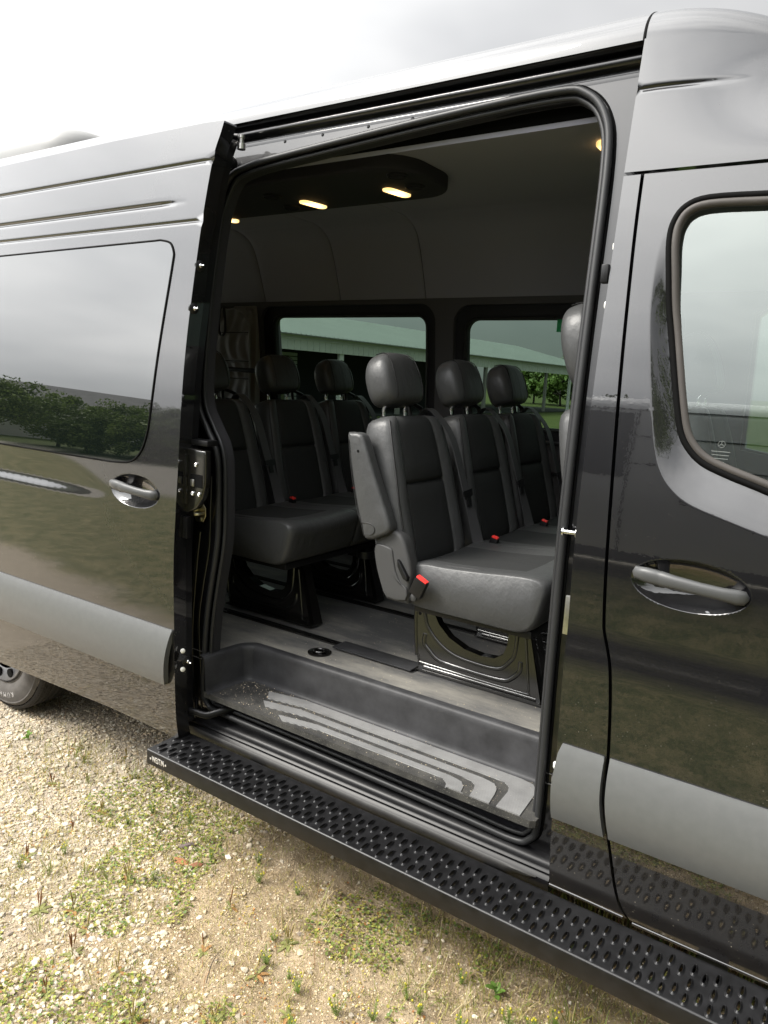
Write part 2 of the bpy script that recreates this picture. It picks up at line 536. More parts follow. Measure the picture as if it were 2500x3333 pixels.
class MB:
    """collects pieces of one mesh"""
    def __init__(self):
        self.v, self.f, self.mi, self.sm = [], [], [], []

    def add(self, v, f, mi=0, smooth=False):
        o = len(self.v)
        self.v += [tuple(p) for p in v]
        for k, q in enumerate(f):
            self.f.append(tuple(i + o for i in q))
            self.mi.append(mi[k] if isinstance(mi, (list, tuple)) else mi)
            self.sm.append(smooth)
        return self

    def box(self, x0, x1, y0, y1, z0, z1, mi=0):
        v = [(x, y, z) for z in (z0, z1) for y in (y0, y1) for x in (x0, x1)]
        f = [(0, 2, 3, 1), (4, 5, 7, 6), (0, 1, 5, 4), (2, 6, 7, 3), (0, 4, 6, 2), (1, 3, 7, 5)]
        return self.add(v, f, mi)

    def build(self, name, mat, parent=None, kind=None, bevel=0.0, seg=2, off=(0, 0, 0), autosmooth=False):
        me = bpy.data.meshes.new(name)
        o_ = Vector(off)
        me.from_pydata([tuple(Vector(p) - o_) for p in self.v] if any(off) else self.v, [], self.f)
        me.polygons.foreach_set('material_index', self.mi)
        me.polygons.foreach_set('use_smooth', self.sm)
        if bevel:
            bm = bmesh.new()
            bm.from_mesh(me)
            bmesh.ops.remove_doubles(bm, verts=bm.verts, dist=1e-5)
            bmesh.ops.bevel(bm, geom=list(bm.edges), offset=bevel, segments=seg, affect='EDGES', profile=0.6, clamp_overlap=True)
            for fc in bm.faces:
                fc.smooth = True
            bm.to_mesh(me)
            bm.free()
            me.set_sharp_from_angle(angle=R(50))
        elif autosmooth:
            me.set_sharp_from_angle(angle=R(autosmooth if autosmooth is not True else 40))
        me.update()
        return link(name, me, parent, mat, kind)


def tube_geo(path, r, seg=10, closed=False, flat=1.0, up=Vector((0, 0, 1)), cap=True):
    """round bar along a path; r may be a list"""
    P = [Vector(p) for p in path]
    n = len(P)
    v, f = [], []
    prev = None
    for i, p in enumerate(P):
        a = P[(i - 1) % n] if closed or i > 0 else p
        c = P[(i + 1) % n] if closed or i < n - 1 else p
        t = (c - a)
        if t.length < 1e-9:
            t = Vector((1, 0, 0))
        t.normalize()
        if prev is None:
            u = up - t * up.dot(t)
            if u.length < 1e-3:
                u = Vector((1, 0, 0)) - t * t.x
            u.normalize()
        else:
            u = prev - t * prev.dot(t)
            u.normalize()
        prev = u
        w = t.cross(u)
        rr_ = r[i] if isinstance(r, (list, tuple, np.ndarray)) else r
        for k in range(seg):
            an = 2 * math.pi * k / seg
            v.append(p + u * (rr_ * math.cos(an)) + w * (rr_ * flat * math.sin(an)))
    m_ = n if closed else n - 1
    for i in range(m_):
        j = (i + 1) % n
        for k in range(seg):
            l = (k + 1) % seg
            f.append((i * seg + k, i * seg + l, j * seg + l, j * seg + k))
    if not closed and cap:
        f.append(tuple(reversed(range(seg))))
        f.append(tuple((n - 1) * seg + k for k in range(seg)))
    return v, f


def tube(name, path, r, mat, parent=None, seg=10, closed=False, flat=1.0, up=(0, 0, 1), off=(0, 0, 0)):
    v, f = tube_geo(path, r, seg, closed, flat, Vector(up))
    return MB().add(v, f, 0, True).build(name, mat, parent, off=off, autosmooth=60)


def spline(pts, n=8, closed=False):
    """Catmull-Rom through the points"""
    P = [np.array(p, float) for p in pts]
    m_ = len(P)
    out = []
    rng = range(m_) if closed else range(m_ - 1)
    for i in rng:
        p0 = P[(i - 1) % m_] if closed or i > 0 else P[0]
        p1, p2 = P[i], P[(i + 1) % m_]
        p3 = P[(i + 2) % m_] if closed or i + 2 < m_ else P[-1]
        for k in range(n):
            t_ = k / n
            out.append(0.5 * ((2 * p1) + (-p0 + p2) * t_ + (2 * p0 - 5 * p1 + 4 * p2 - p3) * t_ ** 2 + (-p0 + 3 * p1 - 3 * p2 + p3) * t_ ** 3))
    if not closed:
        out.append(P[-1])
    return out


def roundrect(x0, x1, z0, z1, r, n=6):
    rs = r if isinstance(r, (list, tuple)) else [r] * 4      # BL, BR, TR, TL
    out = []
    for (cx, cz, a0, rr_) in ((x0 + rs[0], z0 + rs[0], 180, rs[0]), (x1 - rs[1], z0 + rs[1], 270, rs[1]),
                              (x1 - rs[2], z1 - rs[2], 0, rs[2]), (x0 + rs[3], z1 - rs[3], 90, rs[3])):
        for k in range(n + 1):
            a = R(a0 + 90 * k / n)
            out.append((cx + rr_ * math.cos(a), cz + rr_ * math.sin(a)))
    return out


def resample(poly, step):
    """closed polygon with edges no longer than step"""
    out = []
    n = len(poly)
    for i in range(n):
        a, c = np.array(poly[i], float), np.array(poly[(i + 1) % n], float)
        k = max(1, int(math.ceil(np.linalg.norm(c - a) / step)))
        for j in range(k):
            out.append(tuple(a + (c - a) * j / k))
    return out


def in_poly(pts, poly):
    pts = np.asarray(pts, float)
    P = np.asarray(poly, float)
    x, y = pts[:, 0], pts[:, 1]
    ins = np.zeros(len(pts), bool)
    j = len(P) - 1
    for i in range(len(P)):
        xi, yi, xj, yj = P[i, 0], P[i, 1], P[j, 0], P[j, 1]
        c = ((yi > y) != (yj > y)) & (x < (xj - xi) * (y - yi) / (yj - yi + 1e-15) + xi)
        ins ^= c
        j = i
    return ins


def dist_poly(pts, poly, closed=True):
    pts = np.asarray(pts, float)
    P = np.asarray(poly, float)
    best = np.full(len(pts), 1e9)
    n = len(P)
    for i in range(n if closed else n - 1):
        a, b_ = P[i], P[(i + 1) % n]
        ab = b_ - a
        L = (ab ** 2).sum() + 1e-15
        t_ = np.clip(((pts - a) @ ab) / L, 0, 1)
        d = np.hypot(*(pts - a - t_[:, None] * ab).T)
        best = np.minimum(best, d)
    return best


def poly_normals(poly):
    P = np.asarray(poly, float)
    d = np.roll(P, -1, 0) - np.roll(P, 1, 0)
    nn = np.stack([d[:, 1], -d[:, 0]], 1)
    nn /= np.linalg.norm(nn, axis=1)[:, None] + 1e-12
    area = 0.5 * np.sum(P[:, 0] * np.roll(P[:, 1], -1) - np.roll(P[:, 0], -1) * P[:, 1])
    return nn if area > 0 else -nn


def panel(name, outline, holes, surf, mat, parent=None, dx=0.06, dz=0.02, thick=0.02, extra=(), creases=(), facing=-1, edge=0.02, rim=True, zrows=(), roll_=0.0):
    """sheet-metal panel: outline and holes in (X, Z), draped over Y = surf(X, Z), normals taken from the surface.
    facing -1: outside faces -Y; +1: outside faces +Y"""
    loops = [resample(outline, edge)] + [resample(h, edge) for h in holes]
    pts, cons = [], []
    for lp in loops:
        o = len(pts)
        pts += lp
        cons += [(o + i, o + (i + 1) % len(lp)) for i in range(len(lp))]
    nb = len(pts)
    for cr in creases:
        o = len(pts)
        pts += [tuple(c) for c in cr]
        cons += [(o + i, o + i + 1) for i in range(len(cr) - 1)]
    A = np.array(loops[0])
    x0, x1 = A[:, 0].min(), A[:, 0].max()
    z0, z1 = A[:, 1].min(), A[:, 1].max()
    xs = np.arange(x0 + dx / 2, x1, dx)
    zs = list(np.arange(z0 + dz / 2, z1, dz))
    for zr in zrows:
        zs += [zr + q for q in (-0.014, -0.009, -0.006, -0.003, 0, 0.003, 0.006, 0.009, 0.014)]
    G = np.array([(x, z) for z in zs for x in xs])
    for e in extra:
        G = np.vstack([G, np.asarray(e, float)])
    keep = in_poly(G, loops[0])
    for h in loops[1:]:
        keep &= ~in_poly(G, h)
    G = G[keep]
    for lp in loops:
        G = G[dist_poly(G, lp) > 0.0035]
    for cr in creases:
        G = G[dist_poly(G, cr, False) > 0.002]
    allp = pts + [tuple(q) for q in G]
    rv, re, rf, _, _, _ = delaunay_2d_cdt([Vector(p) for p in allp], cons, [], 0, 1e-6)
    V2 = np.array([(p.x, p.y) for p in rv])
    T = np.array([f for f in rf])
    cen = V2[T].mean(1)
    keep = in_poly(cen, loops[0])
    for h in loops[1:]:
        keep &= ~in_poly(cen, h)
    T = T[keep]
    Y = surf(V2[:, 0], V2[:, 1])
    e = 1e-3
    dYx = (surf(V2[:, 0] + e, V2[:, 1]) - surf(V2[:, 0] - e, V2[:, 1])) / (2 * e)
    dYz = (surf(V2[:, 0], V2[:, 1] + e) - surf(V2[:, 0], V2[:, 1] - e)) / (2 * e)
    Nn = np.stack([-dYx, np.ones(len(V2)), -dYz], 1) * facing
    Nn /= np.linalg.norm(Nn, axis=1)[:, None]
    V3 = np.stack([V2[:, 0], Y, V2[:, 1]], 1)
    # winding
    a, b_, c = V3[T[:, 0]], V3[T[:, 1]], V3[T[:, 2]]
    fn = np.cross(b_ - a, c - a)
    flip = (fn * Nn[T[:, 0]]).sum(1) < 0
    T[flip] = T[flip][:, ::-1]
    verts, norms, faces = [V3], [Nn], [tuple(t_) for t_ in T]
    cnt = len(V3)
    if rim:
        for li, lp in enumerate(loops):
            L = np.array(lp)
            nn = poly_normals(L) * (1 if li == 0 else -1)
            Yl = surf(L[:, 0], L[:, 1])
            n3 = np.stack([nn[:, 0], np.zeros(len(L)), nn[:, 1]], 1)
            top = np.stack([L[:, 0], Yl, L[:, 1]], 1)
            bot = top.copy()
            bot[:, 1] -= facing * thick
            k = len(L)
            verts += [top, bot]
            norms += [n3, n3]
            for i in range(k):
                j = (i + 1) % k
                q = (cnt + i, cnt + j, cnt + k + j, cnt + k + i)
                fa = np.cross(top[j] - top[i], bot[i] - top[i])
                faces.append(q if fa @ n3[i] > 0 else q[::-1])
            cnt += 2 * k
        # inner skin
        back = V3.copy()
        back[:, 1] -= facing * thick
        verts.append(back)
        norms.append(-Nn)
        faces += [tuple(int(i) + cnt for i in t_[::-1]) for t_ in T]
        cnt += len(back)
    Vv = np.vstack(verts)
    Nv = np.vstack(norms)
    me = bpy.data.meshes.new(name)
    me.from_pydata(Vv.tolist(), [], [tuple(int(i) for i in q) for q in faces])
    me.polygons.foreach_set('use_smooth', [True] * len(me.polygons))
    me.normals_split_custom_set_from_vertices(Nv.tolist())
    me.update()
    return link(name, me, parent, mat)


def pad_geo(outline, frame, thick, r, bulge=0.0, m=5, centre=None):
    """soft-edged slab: closed outline in (a, b), frame = (origin, A, B, N); rounded rims on both faces"""
    O, A, B, N_ = [Vector(q) for q in frame]
    P = np.array(outline, float)
    nn = poly_normals(P)
    c = P.mean(0) if centre is None else np.array(centre)
    rings = []
    for k in range(m + 1):
        th = math.pi / 2 * k / m
        rings.append((P - nn * (r * (1 - math.sin(th))), -thick / 2 + r * (1 - math.cos(th))))
    up = [(q, -z) for q, z in reversed(rings)]
    seq = rings + up
    lay = []
    inner = rings[0][0]
    # caps: shrink to the centre with a bulge
    caps = [(inner + (c - inner) * s_, -thick / 2 - bulge * (1 - (1 - s_) ** 2)) for s_ in (0.95, 0.75, 0.5, 0.25)]
    lay = caps + seq + [(q, -z) for q, z in reversed(caps)]
    n = len(P)
    v, f = [], []
    for q, z in lay:
        for p in q:
            v.append(O + A * p[0] + B * p[1] + N_ * z)
    for i in range(len(lay) - 1):
        for k in range(n):
            l = (k + 1) % n
            f.append((i * n + k, i * n + l, (i + 1) * n + l, (i + 1) * n + k))
    f.append(tuple(reversed(range(n))))
    f.append(tuple((len(lay) - 1) * n + k for k in range(n)))
    # orientation
    area = 0.5 * np.sum(P[:, 0] * np.roll(P[:, 1], -1) - np.roll(P[:, 0], -1) * P[:, 1])
    s_ = A.cross(B).dot(N_) * area
    if s_ < 0:
        f = [tuple(reversed(q)) for q in f]
    return v, f


def pad(name, outline, frame, thick, r, mat, parent=None, bulge=0.0, off=(0, 0, 0), sharp=None):
    v, f = pad_geo(outline, frame, thick, r, bulge)
    return MB().add(v, f, 0, True).build(name, mat, parent, off=off, autosmooth=sharp or 75)


def sweep_x(name, prof_yz, xs, mat, parent=None, smooth=True, ang=35, ends=False, rec=False):
    """profile of (Y, Z) points carried along X"""
    v, f = [], []
    n = len(prof_yz)
    for x in xs:
        for p in prof_yz:
            v.append((x, p[0], p[1]))
    for i in range(len(xs) - 1):
        for k in range(n - 1):
            f.append((i * n + k, i * n + k + 1, (i + 1) * n + k + 1, (i + 1) * n + k))
    if ends:
        f.append(tuple(range(n)))
        f.append(tuple((len(xs) - 1) * n + k for k in reversed(range(n))))
    if rec:
        f = [tuple(reversed(q)) for q in f]
    return MB().add(v, f, 0, smooth).build(name, mat, parent, autosmooth=ang)


def lathe_geo(profile, axis_o, axis, seg=24):
    """profile of (r, h) turned round an axis"""
    O, Z = Vector(axis_o), Vector(axis).normalized()
    u = Z.orthogonal().normalized()
    w = Z.cross(u)
    v, f = [], []
    for (r_, h) in profile:
        for k in range(seg):
            a = 2 * math.pi * k / seg
            v.append(O + Z * h + u * (r_ * math.cos(a)) + w * (r_ * math.sin(a)))
    for i in range(len(profile) - 1):
        for k in range(seg):
            l = (k + 1) % seg
            f.append((i * seg + k, i * seg + l, (i + 1) * seg + l, (i + 1) * seg + k))
    f.append(tuple(reversed(range(seg))))
    f.append(tuple((len(profile) - 1) * seg + k for k in range(seg)))
    return v, f


def lathe(name, profile, o, axis, mat, parent=None, seg=24, off=(0, 0, 0), ang=40):
    v, f = lathe_geo(profile, o, axis, seg)
    return MB().add(v, f, 0, True).build(name, mat, parent, off=off, autosmooth=ang)


def ribbon(name, path, width, wdir, mat, parent=None, thick=0.0016, off=(0, 0, 0), n=8):
    """webbing strap: path of points, width direction per point or single"""
    P = [Vector(p) for p in spline(path, n)]
    if isinstance(wdir[0], (tuple, list)):
        W = [Vector(w).normalized() for w in spline(wdir, n)]
    else:
        W = [Vector(wdir).normalized()] * len(P)
    v, f = [], []
    for i, p in enumerate(P):
        t_ = (P[min(i + 1, len(P) - 1)] - P[max(i - 1, 0)]).normalized()
        nn = t_.cross(W[i]).normalized()
        for s_, q in ((-1, 1), (1, 1), (1, -1), (-1, -1)):
            v.append(p + W[i] * (s_ * width / 2) + nn * (q * thick))
    for i in range(len(P) - 1):
        for k in range(4):
            l = (k + 1) % 4
            f.append((i * 4 + k, i * 4 + l, (i + 1) * 4 + l, (i + 1) * 4 + k))
    return MB().add(v, f, 0, True).build(name, mat, parent, off=off, autosmooth=50)


def text_mesh(name, body, size, mat, parent, M4, extrude=0.0005, mirror=False):
    cu = bpy.data.curves.new(name + '_curve', 'FONT')
    cu.body = body
    cu.size = size
    cu.extrude = extrude
    cu.align_x = 'CENTER'
    cu.align_y = 'CENTER'
    cu.resolution_u = 2
    o = bpy.data.objects.new(name + '_tmp', cu)
    COL.objects.link(o)
    dg = bpy.context.evaluated_depsgraph_get()
    me = bpy.data.meshes.new_from_object(o.evaluated_get(dg))
    me.name = name
    bpy.data.objects.remove(o)
    bpy.data.curves.remove(cu)
    if mirror:
        me.transform(Matrix.Diagonal((-1, 1, 1, 1)))
    me.transform(M4)
    me.materials.clear()
    return link(name, me, parent, mat)


def empty(name, loc=(0, 0, 0)):
    o = bpy.data.objects.new(name, None)
    COL.objects.link(o)
    o.location = loc
    o.empty_display_size = 0.2
    return o


def tag(o, label, cat, group=None, kind=None):
    o['label'] = label
    o['category'] = cat
    if group:
        o['group'] = group
    if kind:
        o['kind'] = kind
    return o

# ================================================================== THE SETTING
def vnoise(x, y, seed=0):
    """cheap smooth value noise"""
    r_ = np.random.default_rng(seed)
    tab = r_.random((64, 64))
    xi, yi = np.floor(x).astype(int), np.floor(y).astype(int)
    fx, fy = x - xi, y - yi
    fx, fy = fx * fx * (3 - 2 * fx), fy * fy * (3 - 2 * fy)
    a = tab[xi % 64, yi % 64]
    b_ = tab[(xi + 1) % 64, yi % 64]
    c = tab[xi % 64, (yi + 1) % 64]
    d = tab[(xi + 1) % 64, (yi + 1) % 64]
    return (a * (1 - fx) + b_ * fx) * (1 - fy) + (c * (1 - fx) + d * fx) * fy


def gravelness(x, y):
    n = vnoise(x * 2.2, y * 2.2, 3) * 0.6 + vnoise(x * 6, y * 6, 4) * 0.4
    t_ = np.clip((-1.25 - x + (n - 0.5) * 1.3 - 0.35 * (y + 0.3)) / 0.6, 0, 1)
    return t_ * t_ * (3 - 2 * t_)


def ground_z(x, y):
    x, y = np.asarray(x, float), np.asarray(y, float)
    near = np.exp(-np.maximum(0, np.hypot((x + 1.6) / 3.0, (y + 0.2) / 2.2) - 1) * 3)
    h = (vnoise(x * 1.3 + 9, y * 1.3, 1) - 0.5) * 0.030 + (vnoise(x * 5, y * 5 + 3, 2) - 0.5) * 0.016
    rough_ = (vnoise(x * 17, y * 17, 5) - 0.5) * 0.013 + (vnoise(x * 45, y * 45, 6) - 0.5) * 0.006
    clod = np.maximum(0, vnoise(x * 9, y * 9, 8) - 0.60) * 0.05 * np.clip((y + 0.65) / 0.3, 0, 1)
    return (h + (rough_ + clod) * (1 - 0.5 * gravelness(x, y))) * near - 0.004


gx = np.concatenate([-4.2 - np.geomspace(0.05, 500, 34)[::-1], np.arange(-4.2, 0.5, 0.014), 0.5 + np.geomspace(0.05, 500, 34)])
gy = np.concatenate([-1.35 - np.geomspace(0.05, 500, 34)[::-1], np.arange(-1.35, 0.9, 0.014), 0.9 + np.geomspace(0.05, 500, 34)])
GX, GY = np.meshgrid(gx, gy)
GZ = ground_z(GX, GY)
gv = np.stack([GX.ravel(), GY.ravel(), GZ.ravel()], 1)
nx_, ny_ = len(gx), len(gy)
ii = (np.arange(ny_ - 1)[:, None] * nx_ + np.arange(nx_ - 1)[None, :]).ravel()
gf = np.stack([ii, ii + 1, ii + nx_ + 1, ii + nx_], 1)


ALB = 0.80      # piece colours below are picked bright; real gravel and leaves reflect about half of that


def np_mesh(name, V, F, col=None, smooth=False):
    me = bpy.data.meshes.new(name)
    V = np.asarray(V, np.float32)
    F = np.asarray(F, np.int32)
    k = F.shape[1]
    me.vertices.add(len(V))
    me.vertices.foreach_set('co', V.ravel())
    me.loops.add(F.size)
    me.loops.foreach_set('vertex_index', F.ravel())
    me.polygons.add(len(F))
    me.polygons.foreach_set('loop_start', np.arange(len(F), dtype=np.int32) * k)
    me.polygons.foreach_set('loop_total', np.full(len(F), k, np.int32))
    me.polygons.foreach_set('use_smooth', np.full(len(F), smooth))
    if col is not None:
        at = me.color_attributes.new('Col', 'FLOAT_COLOR', 'POINT')
        c4 = np.ones((len(V), 4), np.float32)
        c4[:, :3] = np.asarray(col) * ALB * np.array([1.02, 1.0, 0.95])
        at.data.foreach_set('color', c4.ravel())
    me.update(calc_edges=True)
    me.validate()
    return me


ground = link('ground', np_mesh('ground', gv, gf, smooth=True), None, 'ground_mat', 'structure')

# ---- loose gravel
PHI = (1 + 5 ** 0.5) / 2
ICO_V = np.array([(-1, PHI, 0), (1, PHI, 0), (-1, -PHI, 0), (1, -PHI, 0), (0, -1, PHI), (0, 1, PHI), (0, -1, -PHI), (0, 1, -PHI),
                  (PHI, 0, -1), (PHI, 0, 1), (-PHI, 0, -1), (-PHI, 0, 1)], float) / 1.9
ICO_F = np.array([(0, 11, 5), (0, 5, 1), (0, 1, 7), (0, 7, 10), (0, 10, 11), (1, 5, 9), (5, 11, 4), (11, 10, 2), (10, 7, 6), (7, 1, 8),
                  (3, 9, 4), (3, 4, 2), (3, 2, 6), (3, 6, 8), (3, 8, 9), (4, 9, 5), (2, 4, 11), (6, 2, 10), (8, 6, 7), (9, 8, 1)])


def rot_z(a):
    c, s_ = np.cos(a), np.sin(a)
    M_ = np.zeros((len(a), 3, 3))
    M_[:, 0, 0], M_[:, 0, 1], M_[:, 1, 0], M_[:, 1, 1], M_[:, 2, 2] = c, -s_, s_, c, 1
    return M_


def stones(n, x0, x1, y0, y1, smin, smax, power, dens, pal):
    x = RNG.uniform(x0, x1, n)
    y = RNG.uniform(y0, y1, n)
    g_ = gravelness(x, y)
    keep = RNG.random(n) < dens[0] + (dens[1] - dens[0]) * g_
    x, y = x[keep], y[keep]
    n = len(x)
    sz = smin + (smax - smin) * RNG.random(n) ** power
    V = ICO_V[None] * (1 + RNG.uniform(-0.32, 0.32, (n, 12, 1)))
    V = V * np.stack([RNG.uniform(0.8, 1.45, n), RNG.uniform(0.7, 1.1, n), RNG.uniform(0.4, 0.75, n)], 1)[:, None, :]
    V = np.einsum('nij,nkj->nki', rot_z(RNG.uniform(0, 6.28, n)), V) * sz[:, None, None]
    V[:, :, 0] += x[:, None]
    V[:, :, 1] += y[:, None]
    V[:, :, 2] += (ground_z(x, y) + sz * 0.18)[:, None]
    pal = np.array(pal)
    c = pal[RNG.integers(0, len(pal), n)] * RNG.uniform(0.82, 1.15, (n, 1))
    F = (ICO_F[None] + (np.arange(n) * 12)[:, None, None]).reshape(-1, 3)
    return V.reshape(-1, 3), F, np.repeat(c, 12, 0)


PAL = [(0.54, 0.48, 0.38), (0.60, 0.54, 0.44), (0.50, 0.44, 0.34), (0.61, 0.57, 0.49), (0.50, 0.42, 0.30), (0.42, 0.37, 0.30), (0.57, 0.47, 0.34), (0.33, 0.28, 0.23)]
V, F, C_ = stones(52000, -4.0, 0.1, -1.3, 0.75, 0.0024, 0.0105, 2.6, (0.05, 1.0), PAL)
V3, F3, C3 = stones(60000, -2.9, 0.1, -1.2, 0.45, 0.0012, 0.0036, 1.6, (0.8, 0.8), [(0.50, 0.40, 0.26), (0.57, 0.48, 0.33), (0.42, 0.32, 0.20), (0.62, 0.55, 0.42)])
V2, F2, C2 = stones(1900, -4.0, -0.2, -1.3, 0.75, 0.008, 0.014, 2.0, (0.03, 1.0), PAL)
gravel = link('gravel', np_mesh('gravel', np.vstack([V, V2, V3]), np.vstack([F, F2 + len(V), F3 + len(V) + len(V2)]), np.vstack([C_, C2, C3])), None, 'stone_mat', 'stuff')
gravel['label'] = 'loose pale limestone gravel scattered over the ground'
gravel['category'] = 'gravel'

def zone(x, y):
    if x < -2.55:
        return 'near the rear tyre'
    if y > -0.12 and x < -2.0:
        return 'below the slid back door'
    if y > -0.14:
        return 'close below the running board'
    if x < -1.75:
        return 'towards the lower left corner of the picture'
    if x < -1.15:
        return 'in the lower middle of the picture'
    return 'near the bottom edge right of the middle'


# ---- the larger stones one can pick out
BIG = [(-3.30, -0.16, 0.034), (-3.14, -0.03, 0.026), (-3.05, -0.25, 0.026), (-2.95, 0.05, 0.024), (-2.80, -0.20, 0.027), (-2.72, -0.42, 0.024),
       (-2.55, -0.33, 0.030), (-2.50, -0.55, 0.025), (-2.38, -0.30, 0.024), (-2.34, -0.62, 0.028), (-2.20, -0.45, 0.027), (-2.15, -0.72, 0.024),
       (-2.05, -0.60, 0.026), (-1.98, -0.85, 0.025), (-1.90, -0.50, 0.022), (-1.84, -0.74, 0.024), (-2.62, -0.08, 0.024), (-2.30, -0.08, 0.022)]
for k, (x, y, s_) in enumerate(BIG):
    V = ICO_V * (1 + RNG.uniform(-0.25, 0.25, (12, 1))) * np.array([1.3, 0.95, 0.5]) * s_
    V = V @ rot_z(np.array([RNG.uniform(0, 6.28)]))[0].T
    me = np_mesh('stone', V, ICO_F, np.array(PAL[k % 5]) * RNG.uniform(0.85, 1.15))
    o = link('stone', me, None, 'stone_mat')
    bm = bmesh.new()
    bm.from_mesh(me)
    bmesh.ops.bevel(bm, geom=list(bm.edges), offset=s_ * 0.14, segments=1, affect='EDGES')
    bm.to_mesh(me)
    bm.free()
    o.location = (x, y, float(ground_z(x, y)) + s_ * 0.08)
    o.scale = (0.72, 0.72, 0.72)
    tag(o, 'larger pale flat stone in the gravel, ' + zone(x, y), 'stone', 'larger stones ' + zone(x, y))
for k, (x, y, s_, c, lb) in enumerate([(-1.86, -0.18, 0.026, (0.34, 0.16, 0.08), 'rusty red flat stone lying on the dirt left of the running board'),
                                       (-1.80, -0.16, 0.020, (0.22, 0.10, 0.06), 'small dark red stone beside the rusty red flat stone'),
                                       (-1.92, -0.10, 0.022, (0.15, 0.12, 0.12), 'dark purple grey flat stone near the rusty red stone')]):
    V = ICO_V * (1 + RNG.uniform(-0.25, 0.25, (12, 1))) * np.array([1.5, 0.8, 0.35]) * s_
    o = link('stone', np_mesh('stone', V, ICO_F, np.array(c)), None, 'stone_mat')
    o.location = (x, y, float(ground_z(x, y)) + 0.004)
    o.rotation_euler.z = 0.7 * k
    tag(o, lb, 'stone')


# ---- low plants: blades, leaflets and straw as loose cover
def blades(n, xf, h0, h1, w, pal, lean=0.5, curl=0.5):
    x, y = xf(n)
    n = len(x)
    h = RNG.uniform(h0, h1, n)
    a = RNG.uniform(0, 6.283, n)
    ln = RNG.uniform(0.1, lean, n)
    ww = RNG.uniform(0.6, 1.3, n) * w
    z = ground_z(x, y)
    dx_, dy_ = np.cos(a), np.sin(a)
    px, py = -dy_ * ww, dx_ * ww
    V = np.zeros((n, 5, 3))
    for k, (t_, s_) in enumerate(((0, -1), (0, 1), (0.55, -0.8), (0.55, 0.8), (1, 0))):
        out = h * ln * (t_ + curl * t_ * t_)
        V[:, k, 0] = x + dx_ * out + px * s_
        V[:, k, 1] = y + dy_ * out + py * s_
        V[:, k, 2] = z + h * t_ * np.sqrt(np.maximum(0.05, 1 - (ln * t_) ** 2)) - 0.002
    base = (np.arange(n) * 5)[:, None]
    F = np.concatenate([base + np.array([[0, 1, 3]]), base + np.array([[0, 3, 2]]), base + np.array([[2, 3, 4]])], 0)
    pal = np.array(pal)
    c = pal[RNG.integers(0, len(pal), n)] * RNG.uniform(0.7, 1.3, (n, 1))
    return V.reshape(-1, 3), F, np.repeat(c, 5, 0)


def leaflets(x, y, r0, r1, pal, zmax=0.012):
    n = len(x)
    r_ = RNG.uniform(r0, r1, n)
    V = np.zeros((n, 7, 3))
    a0 = RNG.uniform(0, 6.283, n)
    tilt = RNG.uniform(-0.5, 0.5, (n, 2))
    V[:, 0, 0], V[:, 0, 1] = 0, 0
    for k in range(6):
        a = a0 + k * math.pi / 3
        V[:, k + 1, 0] = np.cos(a) * r_ * RNG.uniform(0.75, 1.1, n)
        V[:, k + 1, 1] = np.sin(a) * r_ * RNG.uniform(0.75, 1.1, n)
    V[:, :, 2] = V[:, :, 0] * tilt[:, :1] + V[:, :, 1] * tilt[:, 1:]
    V[:, 0, 2] -= r_ * 0.15
    V[:, :, 0] += x[:, None]
    V[:, :, 1] += y[:, None]
    V[:, :, 2] += (ground_z(x, y) + RNG.uniform(0.002, zmax, n))[:, None]
    base = (np.arange(n) * 7)[:, None]
    F = np.concatenate([base + np.array([[0, k + 1, (k + 1) % 6 + 1]]) for k in range(6)], 0)
    pal = np.array(pal)
    c = pal[RNG.integers(0, len(pal), n)] * RNG.uniform(0.7, 1.3, (n, 1))
    return V.reshape(-1, 3), F, np.repeat(c, 7, 0)


def patchy(x0, x1, y0, y1, thr, seed, sc=2.6, near=None):
    def fn(n):
        x = RNG.uniform(x0, x1, n)
        y = RNG.uniform(y0, y1, n)
        m_ = vnoise(x * sc + 5, y * sc, seed) * 0.65 + vnoise(x * sc * 3, y * sc * 3, seed + 1) * 0.35
        k = m_ > thr
        return x[k], y[k]
    return fn


GREEN = [(0.19, 0.25, 0.05), (0.26, 0.30, 0.065), (0.34, 0.34, 0.085), (0.15, 0.22, 0.07)]
YELL = [(0.46, 0.38, 0.11), (0.38, 0.36, 0.09), (0.50, 0.43, 0.20)]
STRAW = [(0.46, 0.37, 0.20), (0.36, 0.27, 0.14), (0.52, 0.45, 0.28), (0.30, 0.17, 0.08)]


def merge(parts):
    vs, fs, cs, o = [], [], [], 0
    for v, f, c in parts:
        vs.append(v)
        fs.append(f + o)
        cs.append(c)
        o += len(v)
    return np.vstack(vs), np.vstack(fs), np.vstack(cs)


clx, cly = patchy(-2.5, 0.1, -1.2, 0.15, 0.54, 21)(34000)
V, F, C_ = merge([leaflets(clx, cly, 0.0025, 0.006, GREEN + YELL[1:2]),
                  leaflets(*patchy(-3.2, 0.1, -1.2, 0.1, 0.58, 31, 4.0)(12000), 0.002, 0.0045, [(0.40, 0.18, 0.06), (0.48, 0.36, 0.11), (0.40, 0.30, 0.10), (0.46, 0.38, 0.14)], 0.006)])
clover = link('ground_cover', np_mesh('ground_cover', V, F, C_), None, 'plant_mat', 'stuff')
clover['label'] = 'low green clover and yellowing seedlings creeping over the dirt'
clover['category'] = 'clover'

